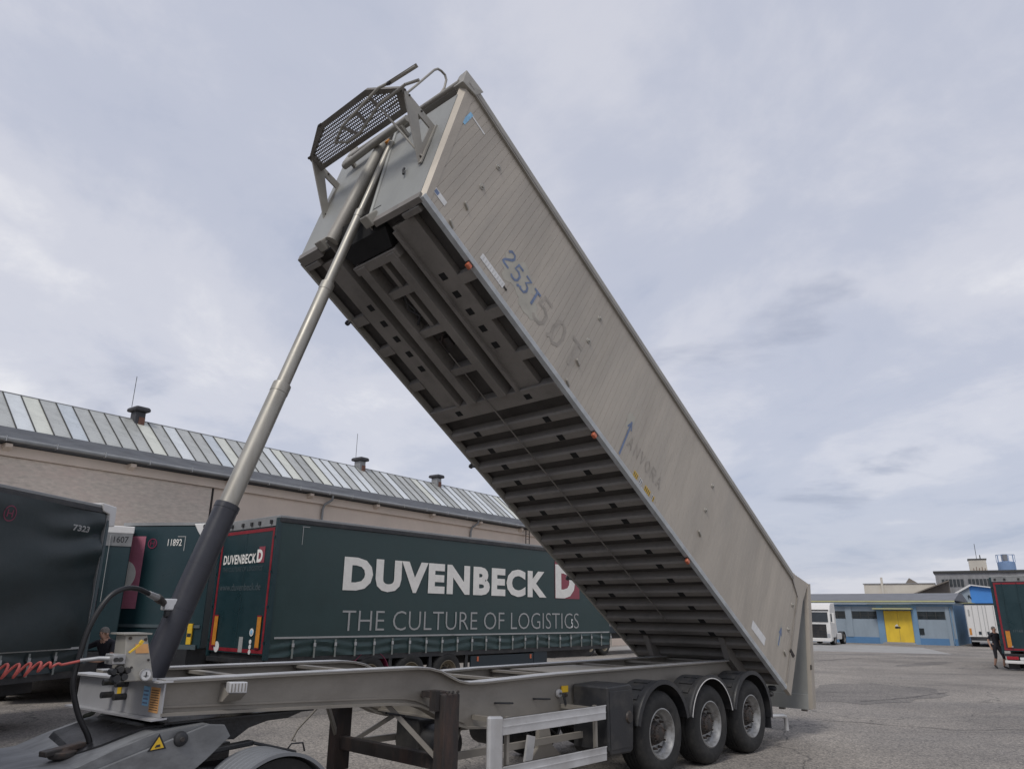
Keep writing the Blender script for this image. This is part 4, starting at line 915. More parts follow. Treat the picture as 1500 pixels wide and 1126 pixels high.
s_ = TB(); s_.beam((-6.05, .55, .93), (-5.62, .60, .95), .08, .04); s_.beam((-5.62, .58, .95), (-5.22, .55, .84), .08, .025); s_.build('fender_bracket', M['black'], tu, bevel=.008)
s_ = TB(); s_.tube([(-5.32, .50, .88), (-5.30, .48, .92), (-5.20, .46, .92), (-5.17, .47, .85)], .008, 6); s_.build('wire_clip', M['black'], tu, True)
s_ = TB(); s_.tube([(-6.35, .55, .72), (-6.1, .52, .80), (-5.9, .55, .78), (-5.7, .6, .7)], .03, 8); s_.build('air_pipe', M['black'], tu, True)
# cab, outside the picture
s_ = TB(); s_.prism([(-8.55, .95), (-8.55, 3.3), (-8.8, 3.75), (-9.9, 3.75), (-10.6, 3.1), (-10.85, 2.0), (-10.85, .45), (-8.9, .45)], 'y', .08, 2.52); cabm = s_.build('cab', M['white'], tu, bevel=.06)
s_ = TB(); s_.box(-10.3, -9.3, .07, .078, 1.9, 2.75); s_.build('side_window', M['glass'], cabm)
make_wheel(tu, (-10.0-KU, .26-KV, .5), -1, .5, .32); make_wheel(tu, (-10.0-KU, 2.34-KV, .5), 1, .5, .32)

# ================================================================== curtain-sided trailers
def wavy_sheet(x0, x1, z0, z1, y, nx, nz, amp, seed, folds=0.0):
    rnd = random.Random(seed); ph = [(rnd.uniform(0, 6), rnd.uniform(.6, 2.2), rnd.uniform(.5, 2.0)) for _ in range(6)]
    def surf(x, z):
        d = sum(sin(p + x*a + z*b)*amp/6 for p, a, b in ph)
        if amp > .02:
            t = z1-z; q = max(0, 1-abs(t-.55)/.75)
            d += .045*q*sin(11*t + 2.6*sin((x-x1)*1.25))*(.5+.5*sin(x*1.7+1)) + .016*sin(z*5.0+1.5*sin(x*.9)) + .014*sin(6*(x-x1)+9*z)*max(0, 1-(x1-x)/.9)
        if folds:
            h = (z-z0)/(z1-z0); d += folds*(sin(h*13 + 2.2*sin(x*2.4+seed))*(.35+.65*abs(sin(x*3.1))))
        return y-abs(amp)-d
    m = MB()
    m.add([(x0+(x1-x0)*i/nx, surf(x0+(x1-x0)*i/nx, z0+(z1-z0)*j/nz), z0+(z1-z0)*j/nz) for i in range(nx+1) for j in range(nz+1)],
          [(i*(nz+1)+j, (i+1)*(nz+1)+j, (i+1)*(nz+1)+j+1, i*(nz+1)+j+1) for i in range(nx) for j in range(nz)])
    m.surf = surf
    return m
def drape(o, surf, off=.004):      # lay a flat mark onto the rippled curtain
    mt = o.matrix_basis.copy(); inv = mt.inverted()
    for v in o.data.vertices:
        p = mt @ v.co; p.y = surf(p.x, p.z) - off; v.co = inv @ p
SURF = {}
def curtain_trailer(root, L, H, zc, curt, amp, seed, strap_x, zs, wheels_x=(), legs_x=(), side_strap=True):
    """common parts: core box, near curtain, skirt, rails, straps, chassis; zc = curtain bottom, zs = strap line"""
    W = 2.55
    s_ = MB(); s_.box(.03, L-.03, .03, W-.03, zc+.05, H-.06); s_.build('load_box', M['navy'], root)
    s_ = MB(); s_.box(-.01, L+.01, -.015, W+.015, H-.06, H); s_.build('roof', M['gutter'], root, bevel=.01)
    s_ = MB(); s_.box(.0, L, -.02, .03, H-.16, H-.062); s_.build('roof_rail', M['black'], root, bevel=.015)
    nx = max(8, int(L*6)); c = wavy_sheet(.05, L-.05, zs, H-.14, .012, nx, 40, amp, seed); co = c.build('side_curtain', curt, root, True); SURF[root.name] = c.surf
    c = wavy_sheet(.05, L-.05, zc, zs, .012, nx*2, 8, .006, seed+3, .020); c.build('curtain_skirt', curt, root, True)
    s_ = MB(); s_.box(.15, L-.1, -.012, -.006, zs-.02, zs+.02); bl = s_.build('reflective_line', M['letter_thin'], root)
    s_ = MB(); s_.box(.02, L-.02, .03, W-.03, zc-.12, zc+.04); s_.build('floor_frame', M['black'], root)
    st0 = None
    for x in strap_x:
        if st0 is None:
            s_ = MB(); s_.box(-.022, .022, -.034, -.028, zc-.03, zs-.05); st0 = s_.build('strap', M['strap'], root); st0.location = (x, 0, 0)
            s_ = MB(); s_.box(-.032, .032, -.046, -.034, zs-.20, zs-.12); bk = s_.build('buckle', M['steel'], st0, bevel=.004)
        else:
            o = inst(st0, root, (x, 0, 0)); inst(bk, o)
    for y in (.75, 1.80):
        s_ = MB(); s_.box(.3, L-.3, y-.06, y+.06, zc-.38, zc-.10); s_.build('chassis_beam', M['black'], root)
    ww = None
    for x in wheels_x:
        for y, o in ((.21, -1), (2.34, 1)):
            make_wheel(root, (x, y, .52), o, .52, .37, 'wheel', 'hub' if o > 0 else 'rim_dull')
    for x in wheels_x:
        s_ = MB(); s_.tube([(x, .4, .52), (x, 2.2, .52)], .07, 10); s_.build('axle', M['black'], root, True)
    for x in legs_x:
        for y in (.45, 2.1):
            s_ = MB(); s_.box(x-.07, x+.07, y-.07, y+.07, .12, zc-.1); lg = s_.build('landing_leg', M['black'], root)
            s_ = MB(); s_.prism([(x-.17, .0), (x+.17, .0), (x+.10, .12), (x-.10, .12)], 'y', y-.15, y+.15); s_.build('foot', M['black'], lg)
    return co


def rear_doors(root, H, zb, rods=True):
    """rear end at x=0 facing -x"""
    W = 2.55
    for y0, y1 in ((.07, W/2-.006), (W/2+.006, W-.07)):
        s_ = MB(); s_.box(-.035, .03, y0, y1, zb+.05, H-.24); d = s_.build('rear_door', M['door'], root, bevel=.006)
        for k in ((.28, .72) if rods else ()):
            yy = y0+(y1-y0)*k; s_ = MB(); s_.tube([(-.055, yy, zb+.1), (-.055, yy, H-.3)], .013, 8); s_.build('lock_rod', M['door'], d, True)
            s_ = MB(); s_.box(-.07, -.04, yy-.03, yy+.03, zb+.20, zb+.26); s_.build('door_handle', M['steel'], d)
        for k in range(4):
            z = zb+.3+k*(H-zb-.8)/3; ye = .06 if y0 < 1 else W-.06
            s_ = MB(); s_.box(-.05, .0, ye-.05, ye+.05, z-.03, z+.03); s_.build('hinge', M['door'], d)
    for y0, y1 in ((-.01, .07), (W-.07, W+.01)):
        s_ = MB(); s_.box(-.05, .05, y0, y1, zb-.05, H-.06); s_.build('corner_post', M['door'], root)
    s_ = MB(); s_.box(-.05, .05, .07, W-.07, H-.235, H-.06); hd = s_.build('door_header', M['gutter'], root)
    for y in (.25, .75, 1.1, 1.5, 2.0, 2.35):
        s_ = MB(); s_.box(-.085, -.05, y-.04, y+.04, H-.18, H-.10); s_.build('roof_catch', M['black'], hd)
    t = .075
    for y0, y1, z0, z1 in ((.10, .10+t, zb+.08, H-.27), (W-.10-t, W-.10, zb+.08, H-.27), (.10+t, W-.10-t, zb+.08, zb+.08+t), (.10+t, W-.10-t, H-.27-t, H-.27)):
        s_ = MB(); s_.box(-.042, -.0375, y0, y1, z0, z1); s_.build('contour_tape', M['red'], root)
    s_ = MB(); s_.box(-.06, .06, .05, W-.05, zb-.16, zb-.055); s_.build('rear_sill', M['black'], root, bevel=.01)
    for y0 in (.24, W-.24-.16):
        s_ = MB(); s_.box(-.068, -.060, y0, y0+.16, zb+.20, zb+.84); mb_ = s_.build('marker_board', M['orange_tape'], root)
        for z0 in (zb+.17, zb+.84): 
            s_ = MB(); s_.box(-.067, -.060, y0-.01, y0+.17, z0, z0+.03); s_.build('board_edge', M['red'], mb_)

# ---- the big lettered one in the middle
DYAW = radians(48.5)
dv = thing('curtain_trailer', 'dark green curtain trailer with DUVENBECK and THE CULTURE OF LOGISTICS on its side', 'trailer', (-5.24, 16.81, 0), DYAW, 'green curtain trailers')
K = 1.06
def kz(z): return 2.019 + (z-2.019)*K
DL = 13.2; DH = kz(4.0); DZ = kz(1.06)
strap_x = [.62+.57*i for i in range(23)]
curtain_trailer(dv, DL, DH, DZ+.06, M['curtain'], .008, 5, strap_x, kz(1.50), (2.86, 4.17, 5.48), (10.0,))
rear_doors(dv, DH, DZ+.06, False)
yC = -.0105
text('painted_letter', 'DUVENBECK', M['letter'], dv, face_my(1.745*K, yC, kz(2.49)), 1, (9.10-1.745)*K, .05, 0, fit_h=(3.245-2.49)*K, split=True, space=1.13)
s_ = MB(); s_.box(9.52*K, 10.76*K, yC+.002, yC+.004, kz(2.49), kz(3.62)); s_.build('logo_square', M['logo_red'], dv)
text('logo_letter', 'D', M['letter'], dv, face_my(9.54*K, yC-.002, kz(2.50)), 1, 1.0*K, .06, 0, fit_h=.99*K)
text('thin_letter', 'THE CULTURE OF LOGISTICS', M['letter_thin'], dv, face_my(1.80*K, yC, kz(1.62)), 1, (10.70-1.80)*K, -.012, 0, fit_h=.445*K, split=True)
text('number_sticker', '5', M['sticker_white'], dv, face_my(10.30*K, yC-.004, kz(1.64)), 1, .10, .02, 0, fit_h=.27)
s_ = MB(); s_.box(.62, .635, yC, yC+.002, DH-.62, DH-.22); s_.box(.60, .80, yC-.001, yC+.001, DH-.215, DH-.20); s_.build('corner_mark', M['letter_thin'], dv)
xr = -.0445
text('door_lettering', 'DUVENBECK', M['letter'], dv, face_mx(xr, 2.26, kz(3.02)), 1, 1.48, .03, 0, fit_h=.22, space=1.1)
s_ = MB(); s_.box(xr-.001, xr+.002, .42, .68, kz(3.02), kz(3.36)); s_.build('logo_square', M['logo_red'], dv)
text('logo_letter', 'D', M['letter'], dv, face_mx(xr-.003, .74, kz(3.03)), 1, .24, .05, 0, fit_h=.29)
text('door_lettering', 'THE CULTURE OF LOGISTICS', M['letter_dim'], dv, face_mx(xr, 2.26, kz(2.86)), 1, 1.80, 0, 0, fit_h=.10)
text('door_lettering', 'www.duvenbeck.de', M['letter_dim'], dv, face_mx(xr, 2.30, kz(2.45)), 1, 1.85, 0, 0, fit_h=.16)
def disc(name, root, x, y, z, r, m):
    s_ = MB(); s_.lathe([(0, -.004), (r, -.004), (r, .0)], (x, y, z), 'x', 20); return s_.build(name, m, root)
disc('round_sticker', dv, xr-.004, 2.10, kz(1.27), .12, M['sticker_white'])
s_ = MB(); s_.box(xr-.003, xr, .95, 1.12, kz(1.19), kz(1.50)); s_.build('plate_sticker', M['letter_thin'], dv)
for k, z in enumerate((1.21, 1.31, 1.41)): disc('round_sticker', dv, xr-.004, .62, kz(z), .05, M['sticker_white'])
disc('round_sticker', dv, xr-.004, .61, kz(1.60), .085, M['sticker_white']); disc('sticker_centre', dv, xr-.009, .61, kz(1.60), .05, M['sticker_blue'])
s_ = MB(); s_.lathe([(.60, 0), (.615, 0), (.615, .4), (.60, .4)], (2.86, .02, .52), 'y', 20, radians(15), radians(165), close=True); s_.build('axle_guard', M['magenta'], dv, True)
for x in (3.5, 4.85, 6.2):
    s_ = MB(); s_.box(x-.05, x+.05, .05, .12, .45, DZ); s_.build('guard_post', M['black'], dv)
s_ = MB(); s_.box(6.35, 9.05, .03, .08, .62, .90); sg = s_.build('side_guard', M['navy'], dv)
for x in (6.62, 8.92):
    s_ = MB(); s_.box(x-.03, x+.03, .015, .03, .76, .88); s_.build('side_marker', M['orange'], sg)
s_ = MB(); s_.box(9.1, 9.75, .05, .75, .35, .98); s_.build('pallet_box', M['navy'], dv, bevel=.02)

# ---- the nearest one on the left, seen along its curtain
t7 = thing('curtain_trailer', 'dark curtain trailer numbered 7323 at the left edge of the yard', 'trailer', (-8.5-.6*cos(radians(81.2))*0, 12.135, 0), radians(81.2), 'green curtain trailers')
OX = 9.0    # curtain runs nine metres towards the camera's left
t7.location = (-8.5 - OX*cos(radians(81.2)), 12.135 - OX*sin(radians(81.2)), 0)
L7 = OX + 2.69
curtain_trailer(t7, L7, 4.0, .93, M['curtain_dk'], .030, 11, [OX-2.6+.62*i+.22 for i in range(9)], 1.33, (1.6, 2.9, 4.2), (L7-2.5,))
s_ = MB(); s_.box(L7-.02, L7+.06, -.02, 2.57, 1.1, 3.9); s_.build('front_bulkhead', M['gutter'], t7)
s_ = MB(); s_.prism([(L7-.22, 4.04), (L7+.20, 4.01), (L7+.22, 3.62), (L7+.06, 3.60), (L7+.02, 3.84), (L7-.16, 3.88)], 'y', -.05, .25); s_.build('white_corner_cap', M['white'], t7, bevel=.02)
s_ = MB(); s_.box(L7+.0, L7+.07, -.035, .03, 1.05, 3.72); s_.build('corner_post', M['letter_dim'], t7)
n7 = text('fleet_number', '7323', M['letter_thin'], t7, face_my(OX+1.80, -.075, 3.43), 1, .46, .03, 0, fit_h=.115)
s_ = MB(); s_.lathe([(.115, -.002), (.135, -.002), (.135, .002), (.115, .002)], (OX+.30, -.075, 3.55), 'y', 24, close=True); r7 = s_.build('round_mark', M['magenta'], t7)
l7 = text('round_mark_letter', 'H', M['magenta'], t7, face_my(OX+.235, -.076, 3.49), 1, .13, .01, 0, fit_h=.12)

for o_ in (n7, r7, l7): drape(o_, SURF[t7.name])
# ---- two more standing end-on between them and the hall
def end_trailer(name_label, loc, yaw, H, L):
    t = thing('curtain_trailer', name_label, 'trailer', loc, yaw, 'green curtain trailers'); return t
tb_ = end_trailer('dark green trailer numbered 11892 with a pink strip, seen end-on behind the lifting cylinder', (-9.86, 18.95, 0), radians(90-9), 4.1, 11)
s_ = MB(); s_.box(0, 10.5, -2.50, 0, 1.15, 4.06); bx = s_.build('load_box', M['door'], tb_, bevel=.02)
s_ = MB(); s_.box(-.02, 10.5, -2.52, .02, 4.065, 4.14); s_.build('roof', M['gutter'], tb_)
s_ = MB(); s_.box(-.012, -.003, -.66, .0, 2.05, 3.80); s_.build('pink_strip', M['pink'], tb_)
s_ = MB(); s_.lathe([(0, 0), (.36, 0), (.36, -.004), (0, -.004)], (-.014, -.17, 2.85), 'x', 28); s_.build('white_disc', M['letter'], tb_)
s_ = MB(); s_.prism([(-1.95, 4.10), (-2.55, 4.12), (-2.55, 3.80), (-2.20, 3.74), (-2.08, 3.90)], 'x', -.05, .2); s_.build('white_corner_cap', M['white'], tb_, bevel=.02)
s_ = MB(); s_.lathe([(0, -.03), (.06, -.03), (.07, 0)], (-.05, -2.28, 4.03), 'x', 12); s_.build('corner_lamp', M['black'], tb_, True)
text('fleet_number', '11892', M['letter'], tb_, face_mx(-.012, -1.28, 3.56), 1, .38, .01, 0, fit_h=.17)
s_ = MB(); s_.box(-.010, -.004, -1.75, -1.73, 3.44, 3.80); s_.box(-.010, -.004, -1.73, -1.53, 3.78, 3.80); s_.build('corner_mark', M['letter_thin'], tb_)
s_ = MB(); s_.lathe([(.10, -.002), (.125, -.002), (.125, .002), (.10, .002)], (-.012, -.86, 3.62), 'x', 24, close=True); s_.build('round_mark', M['magenta'], tb_)
text('round_mark_letter', 'H', M['magenta'], tb_, face_mx(-.013, -.80, 3.56), 1, .12, .01, 0, fit_h=.12)
s_ = MB(); s_.box(-.03, 0, -2.45, -.05, 1.62, 1.69); s_.build('cross_rail', M['letter_dim'], tb_)
s_ = MB(); s_.box(-.2, 10.3, -2.3, -.2, .55, 1.14); s_.build('chassis', M['black'], tb_)
for x in (1.2, 2.5, 3.8):
    make_wheel(tb_, (x, -.25, .52), 1, .52, .37, 'wheel', 'hub'); make_wheel(tb_, (x, -2.25, .52), -1, .52, .37, 'wheel', 'hub')
s_ = MB(); s_.box(-.06, -.01, -2.28, -2.16, 1.25, 1.72); yt = s_.build('yellow_tag', M['yellow'], tb_)
s_ = MB(); s_.box(-.065, -.06, -2.27, -2.17, 1.42, 1.50); s_.build('tag_gap', M['black'], yt)
s_ = MB(); s_.box(-.06, -.01, -2.42, -1.95, 1.13, 1.24); s_.build('grey_plate', M['letter_dim'], tb_)

tcn = end_trailer('green trailer with white top band and number 1607 half hidden behind the nearest trailer', (-11.50, 17.15, 0), radians(90+28), 4.0, 10)
s_ = MB(); s_.box(0, 9.5, -2.50, 0, 1.1, 3.95); s_.build('load_box', M['door'], tcn, bevel=.02)
s_ = MB(); s_.box(-.02, 9.5, -2.52, .02, 3.80, 3.98); s_.build('white_top_band', M['white'], tcn, bevel=.02)
s_ = MB(); s_.box(-.016, -.002, -2.50, 0, 3.50, 3.80); s_.build('grey_band', M['gutter'], tcn)
text('fleet_number', '1607', M['black'], tcn, face_mx(-.018, -2.10, 3.58), 1, .32, .01, 0, fit_h=.15)
for y in (-1.85, -2.02):
    s_ = MB(); s_.tube([(-.04, y, 3.76), (-.05, y-.02, 2.2)], .008, 6); s_.build('cable', M['letter_thin'], tcn)
s_ = MB(); s_.box(-.03, -.01, -1.95, -1.55, 1.95, 2.55); pk = s_.build('pink_box', M['pink'], tcn, bevel=.01)
for z in (2.15, 2.35):
    s_ = MB(); s_.box(-.034, -.031, -1.95, -1.55, z-.006, z+.006); s_.build('box_seam', M['magenta'], pk)
s_ = MB(); s_.box(-.1, 9.3, -2.3, -.2, .55, 1.09); s_.build('chassis', M['black'], tcn)
for x in (1.2, 2.5):
    make_wheel(tcn, (x, -.25, .52), 1, .52, .37, 'wheel', 'hub'); make_wheel(tcn, (x, -2.25, .52), -1, .52, .37, 'wheel', 'hub')
# low dark trailer whose wheels show beyond the lettered one
tl = thing('flat_trailer', 'dark flat trailer on landing legs just beyond the lettered trailer', 'trailer', (1.9, 37.2, 0), radians(50), None)
s_ = MB(); s_.box(0, 12, 0, 2.5, 1.10, 1.45); s_.build('deck', M['navy'], tl, bevel=.02)
s_ = MB(); s_.box(.2, 11.8, .6, 1.9, .8, 1.10); s_.build('chassis_beam', M['black'], tl)
for y in (.45, 2.05):
    s_ = MB(); s_.box(.75, .90, y-.07, y+.07, .1, .95); lg = s_.build('landing_leg', M['black'], tl)
    s_ = MB(); s_.prism([(.66, 0), (.99, 0), (.92, .12), (.73, .12)], 'y', y-.14, y+.14); s_.build('foot', M['black'], lg)
for x in (3.6, 4.95): make_wheel(tl, (x, .22, .52), -1, .52, .37, 'wheel', 'rim_dull'); make_wheel(tl, (x, 2.28, .52), 1, .52, .37, 'wheel', 'hub')

# ---- green trailer at the right edge, rear doors towards us
gt = thing('curtain_trailer', 'dark green trailer with red-taped rear doors at the right edge', 'trailer', (20.72, 32.6, 0), radians(50), 'green curtain trailers')
gt.location = (20.72 + 2.55*cos(radians(-40)), 32.6 + 2.55*sin(radians(-40)), 0)
GH = 3.80
curtain_trailer(gt, 12.5, GH, 1.0, M['curtain'], .01, 21, [.6+.57*i for i in range(20)], 1.4, (2.6, 3.9, 5.2), (9.5,))
rear_doors(gt, GH, .72)
text('fleet_number', '17168', M['letter_dim'], gt, face_mx(-.045, 2.02, 1.52), 1, .34, .01, 0, fit_h=.10)
s_ = MB(); s_.box(-.12, -.02, .1, 2.5, .28, .40); bm_ = s_.build('bumper', M['white'], gt, bevel=.02)
for y0 in (.15, 2.0):
    s_ = MB(); s_.box(-.10, .0, y0, y0+.42, .44, .56); s_.build('tail_lamp', M['tail_red'], gt, bevel=.01)
s_ = MB(); s_.box(-.11, -.09, 1.5, 1.95, .42, .54); s_.build('number_plate', M['sticker_white'], gt)
for y in (.3, 2.25):
    s_ = MB(); s_.box(.3, .33, y-.2, y+.2, .05, .55); s_.build('mud_flap', M['black'], gt)

# ---- white box trailer further back
wt_ = thing('box_trailer', 'white box trailer parked beside the pale blue building', 'trailer', (35.75 + 2.4*cos(radians(-37)), 60.0 + 2.4*sin(radians(-37)), 0), radians(53), None)
s_ = MB(); s_.box(0, 9, .0, 2.4, .72, 3.10); wb_ = s_.build('load_box', M['white'], wt_, bevel=.02)
s_ = MB(); s_.box(-.03, 9.02, -.03, 2.43, 3.10, 3.22); s_.build('roof_edge', M['navy'], wt_)
for y in (.02, 1.195, 2.35):
    s_ = MB(); s_.box(-.02, -.002, y, y+.03, .8, 3.05); s_.build('door_edge', M['letter_thin'], wt_)
for y in (.5, 1.0, 1.5, 1.9):
    s_ = MB(); s_.tube([(-.03, y, .8), (-.03, y, 3.05)], .015, 6); s_.build('lock_rod', M['letter_thin'], wt_, True)
s_ = MB(); s_.box(-.02, -.005, 2.15, 2.3, .85, 1.35); s_.build('marker_board', M['orange_tape'], wt_)
s_ = MB(); s_.box(-.02, -.005, 2.1, 2.2, 2.25, 2.75); s_.build('vent_plate', M['letter_thin'], wt_)
for y in (1.6, 1.05):
    s_ = MB(); s_.box(-.03, -.005, y-.09, y+.09, .9, 1.12); s_.build('door_latch', M['navy'], wt_)
s_ = MB(); s_.box(-.02, 8.8, .1, 2.3, .42, .70); s_.build('chassis', M['black'], wt_)
s_ = MB(); s_.box(-.08, -.03, .15, 2.25, .36, .46); s_.build('bumper', M['letter_thin'], wt_)
for x in (1.2, 2.4): make_wheel(wt_, (x, .2, .46), -1, .46, .34, 'wheel', 'hub'); make_wheel(wt_, (x, 2.2, .46), 1, .46, .34, 'wheel', 'hub')

# ================================================================== white tractor in the distance
vt = thing('truck', 'white tractor unit without trailer standing before the pale blue building', 'truck', (24.75, 59.3, 0), radians(53.5))
S_ = .86
prof = [(0.02, .35), (0.0, 1.25), (.10, 2.0), (.28, 2.95), (.55, 3.42), (.9, 3.62), (2.2, 3.66), (2.25, 3.2), (2.25, .95), (1.9, .9), (1.75, .65), (.75, .65), (.6, .35)]
def VB(): return MB()
def vs_(pts): return [(x*S_, z*S_) for x, z in pts]
s_ = VB(); s_.prism(vs_(prof), 'y', 0, 2.5*S_); cab = s_.build('cab', M['white'], vt, bevel=.05)
s_ = VB(); s_.hexa([(.035, .16*S_, 1.98*S_), (.035, 2.34*S_, 1.98*S_), (.09, 2.34*S_, 1.98*S_), (.09, .16*S_, 1.98*S_)], [(.185, .2*S_, 2.82*S_), (.185, 2.3*S_, 2.82*S_), (.26, 2.3*S_, 2.82*S_), (.26, .2*S_, 2.82*S_)]); s_.build('windscreen', M['glass'], vt)
s_ = VB(); s_.box(-.02, .03, .35*S_, 2.15*S_, .62*S_, 1.78*S_); gr = s_.build('grille', M['black'], vt, bevel=.02)
for k in range(4):
    s_ = VB(); s_.box(-.028, -.018, .42*S_, 2.08*S_, (.8+k*.24)*S_, (.83+k*.24)*S_); s_.build('grille_bar', M['hub'], gr)
s_ = VB(); s_.box(-.06, .2, .05*S_, 2.45*S_, .30*S_, .58*S_); s_.build('bumper', M['white'], vt, bevel=.03)
for y in (.08, 2.02):
    s_ = VB(); s_.prism([(-.01, .62*S_), (-.01, .98*S_), (.12, 1.05*S_), (.12, .62*S_)], 'y', y*S_, (y+.38)*S_); s_.build('head_lamp', M['head_light'], vt, bevel=.01)
s_ = VB(); s_.box(.16, .35, .1*S_, 2.4*S_, 2.98*S_, 3.04*S_); s_.build('sun_visor', M['glass'], vt)
s_ = VB(); s_.prism(vs_([(.42, 2.0), (.95, 2.0), (1.05, 2.75), (.55, 2.75)]), 'y', -.006, -.001); s_.build('side_window', M['glass'], vt)
s_ = VB(); s_.box(.16, .30, -.30, -.14, 1.85*S_, 2.75*S_); mr = s_.build('mirror', M['white'], vt, bevel=.03)
s_ = VB(); s_.box(.295, .302, -.28, -.16, 1.95*S_, 2.65*S_); s_.build('mirror_glass', M['glass'], mr)
s_ = VB(); s_.tube([(.23, -.2, 2.7*S_), (.25, .02, 2.72*S_)], .025, 6); s_.tube([(.23, -.2, 1.95*S_), (.25, .02, 1.95*S_)], .025, 6); s_.build('mirror_arm', M['white'], mr, True)
s_ = VB(); s_.box(1.9, 5.0, .55, 1.6, .62*S_, .92*S_); s_.build('chassis', M['black'], vt)
s_ = VB(); s_.box(2.05, 3.35, .02, .55, .45*S_, 1.0*S_); s_.build('fuel_tank', M['white'], vt, bevel=.05)
s_ = VB(); s_.lathe([(0, 0), (.42, 0), (.42, .05), (0, .05)], (4.0, 1.07, .95*S_), 'z', 20); s_.build('fifth_wheel', M['grease'], vt)
for x, R_ in ((1.1, .45), (4.1, .45)):
    make_wheel(vt, (x, .17, R_), -1, R_, .30, 'wheel', 'rim'); make_wheel(vt, (x, 1.97, R_), 1, R_, .30, 'wheel', 'hub')
s_ = VB(); s_.lathe([(.50, 0), (.53, 0), (.53, .4), (.50, .4)], (4.1, .0, .45), 'y', 18, 0, pi, close=True); s_.build('rear_fender', M['black'], vt, True)

# ================================================================== long hall with the glazed roof
HY = radians(53.4)
hall = thing('hall', 'long pink plastered hall with a sloping glazed roof behind the trailers', 'building', (-16.22, 22.69, 0), HY)
s_ = MB(); s_.box(-14, 41.5, 0, 11, 0, 6.95); s_.build('wall', M['plaster'], hall)
s_ = MB(); s_.box(-13.9, 7.48, -.03, -.001, 0, 6.62); s_.build('rough_wall_panel', M['render'], hall)
s_ = MB(); s_.box(7.50, 7.56, -.05, -.001, 0, 6.62); s_.build('panel_joint', M['rust'], hall)
s_ = MB(); s_.box(-14, 41.6, -.12, -.002, 6.64, 6.97); s_.build('cornice', M['plaster'], hall)
s_ = MB(); s_.prism([(-.02, 6.98), (-.38, 7.06), (-.40, 7.16), (.9, 7.76), (1.1, 7.70), (.2, 6.98)], 'x', -14, 41.6); s_.build('eaves_roof', M['roof_dark'], hall)
s_ = MB(); s_.tube([(-14, -.44, 7.10), (41.6, -.44, 7.10)], .07, 10); s_.build('gutter', M['gutter'], hall, True)
for k in range(-3, 11):
    x = .18 + k*3.97
    s_ = MB(); s_.prism([(-.005, 6.72), (-.36, 6.88), (-.36, 7.0), (-.005, 7.0)], 'x', x-.11, x+.11); s_.build('corbel', M['plaster'], hall, bevel=.02)
rz = random.Random(4)
for k in range(-10, 30):
    x = k*1.6 + rz.uniform(-.2, .2); s_ = MB(); s_.box(x-.012, x+.012, -.52, -.36, 7.02, 7.19); s_.build('gutter_clip', M['steel'], hall)
for x, zt in ((13.2, 6.95), (23.65, 6.85)):
    s_ = MB(); s_.tube([(x, -.40, 7.05), (x, -.38, 6.85), (x-.22, -.14, 6.62), (x-.26, -.08, 6.4), (x-.26, -.08, 0)], .055, 10); s_.build('downpipe', M['gutter'], hall, True)
s_ = MB()
for sx in (-.18, .18): s_.beam((28.5+sx, -.35, 3.0), (28.5+sx, -.35, 7.15), .04, .04)
for k in range(14): s_.beam((28.3, -.35, 3.1+k*.3), (28.7, -.35, 3.1+k*.3), .025, .025)
s_.build('wall_ladder', M['rust'], hall)
# glazed slope: glass panes between bars
G0, G1 = (1.0, 7.74), (3.0, 9.36)        # (y, z) foot and head of the glazing
s_ = MB(); s_.prism([(1.02, 7.70), (2.99, 9.28), (5.0, 7.70)], 'x', -14, 41.5); sk = s_.build('glazed_roof', M['bar'], hall)
rp = random.Random(12); PW = .591; seq = {0: 1, 1: 2, 2: 0, 3: 4, 4: 0, 5: 0, 6: 0, 7: 0, 8: 2, 9: 0, 10: 1, 11: 0, 12: 0, 13: 4, 14: 2, 15: 0, 16: 0, 17: 0, 18: 1}
panes = {}
dy, dz = G1[0]-G0[0], G1[1]-G0[1]; ll = math.hypot(dy, dz)
nyz = (-dz/ll, dy/ll)
for k in range(-20, 68):
    x = .72 + k*PW; c = seq.get(k, rp.choice((0, 0, 1, 1, 2, 3, 4, 1, 0)))
    if c not in panes:
        s_ = MB(); o_ = .035
        a_ = (G0[0]+nyz[0]*o_, G0[1]+nyz[1]*o_); b_ = (G1[0]+nyz[0]*o_, G1[1]+nyz[1]*o_)
        a2 = (G0[0]+nyz[0]*.02, G0[1]+nyz[1]*.02); b2 = (G1[0]+nyz[0]*.02, G1[1]+nyz[1]*.02)
        s_.prism([a_, b_, b2, a2], 'x', .018, PW-.018); panes[c] = s_.build('pane', M['pane%d' % c], sk); panes[c].location = (x, 0, rp.uniform(-.004, .004))
    else: inst(panes[c], sk, (x, 0, rp.uniform(-.004, .004)))
b0 = None
for k in range(-20, 69):
    x = .72 + k*PW
    if b0 is None:
        s_ = MB(); s_.beam((0, G0[0]+nyz[0]*.045, G0[1]+nyz[1]*.045), (0, G1[0]+nyz[0]*.045, G1[1]+nyz[1]*.045), .034, .04, (0, nyz[0], nyz[1])); b0 = s_.build('glazing_bar', M['bar'], sk); b0.location = (x, 0, 0)
    else: inst(b0, sk, (x, 0, 0))
s_ = MB(); s_.tube([(-14, 3.02, 9.39), (41.5, 3.02, 9.39)], .05, 8); s_.build('ridge', M['gutter'], sk)
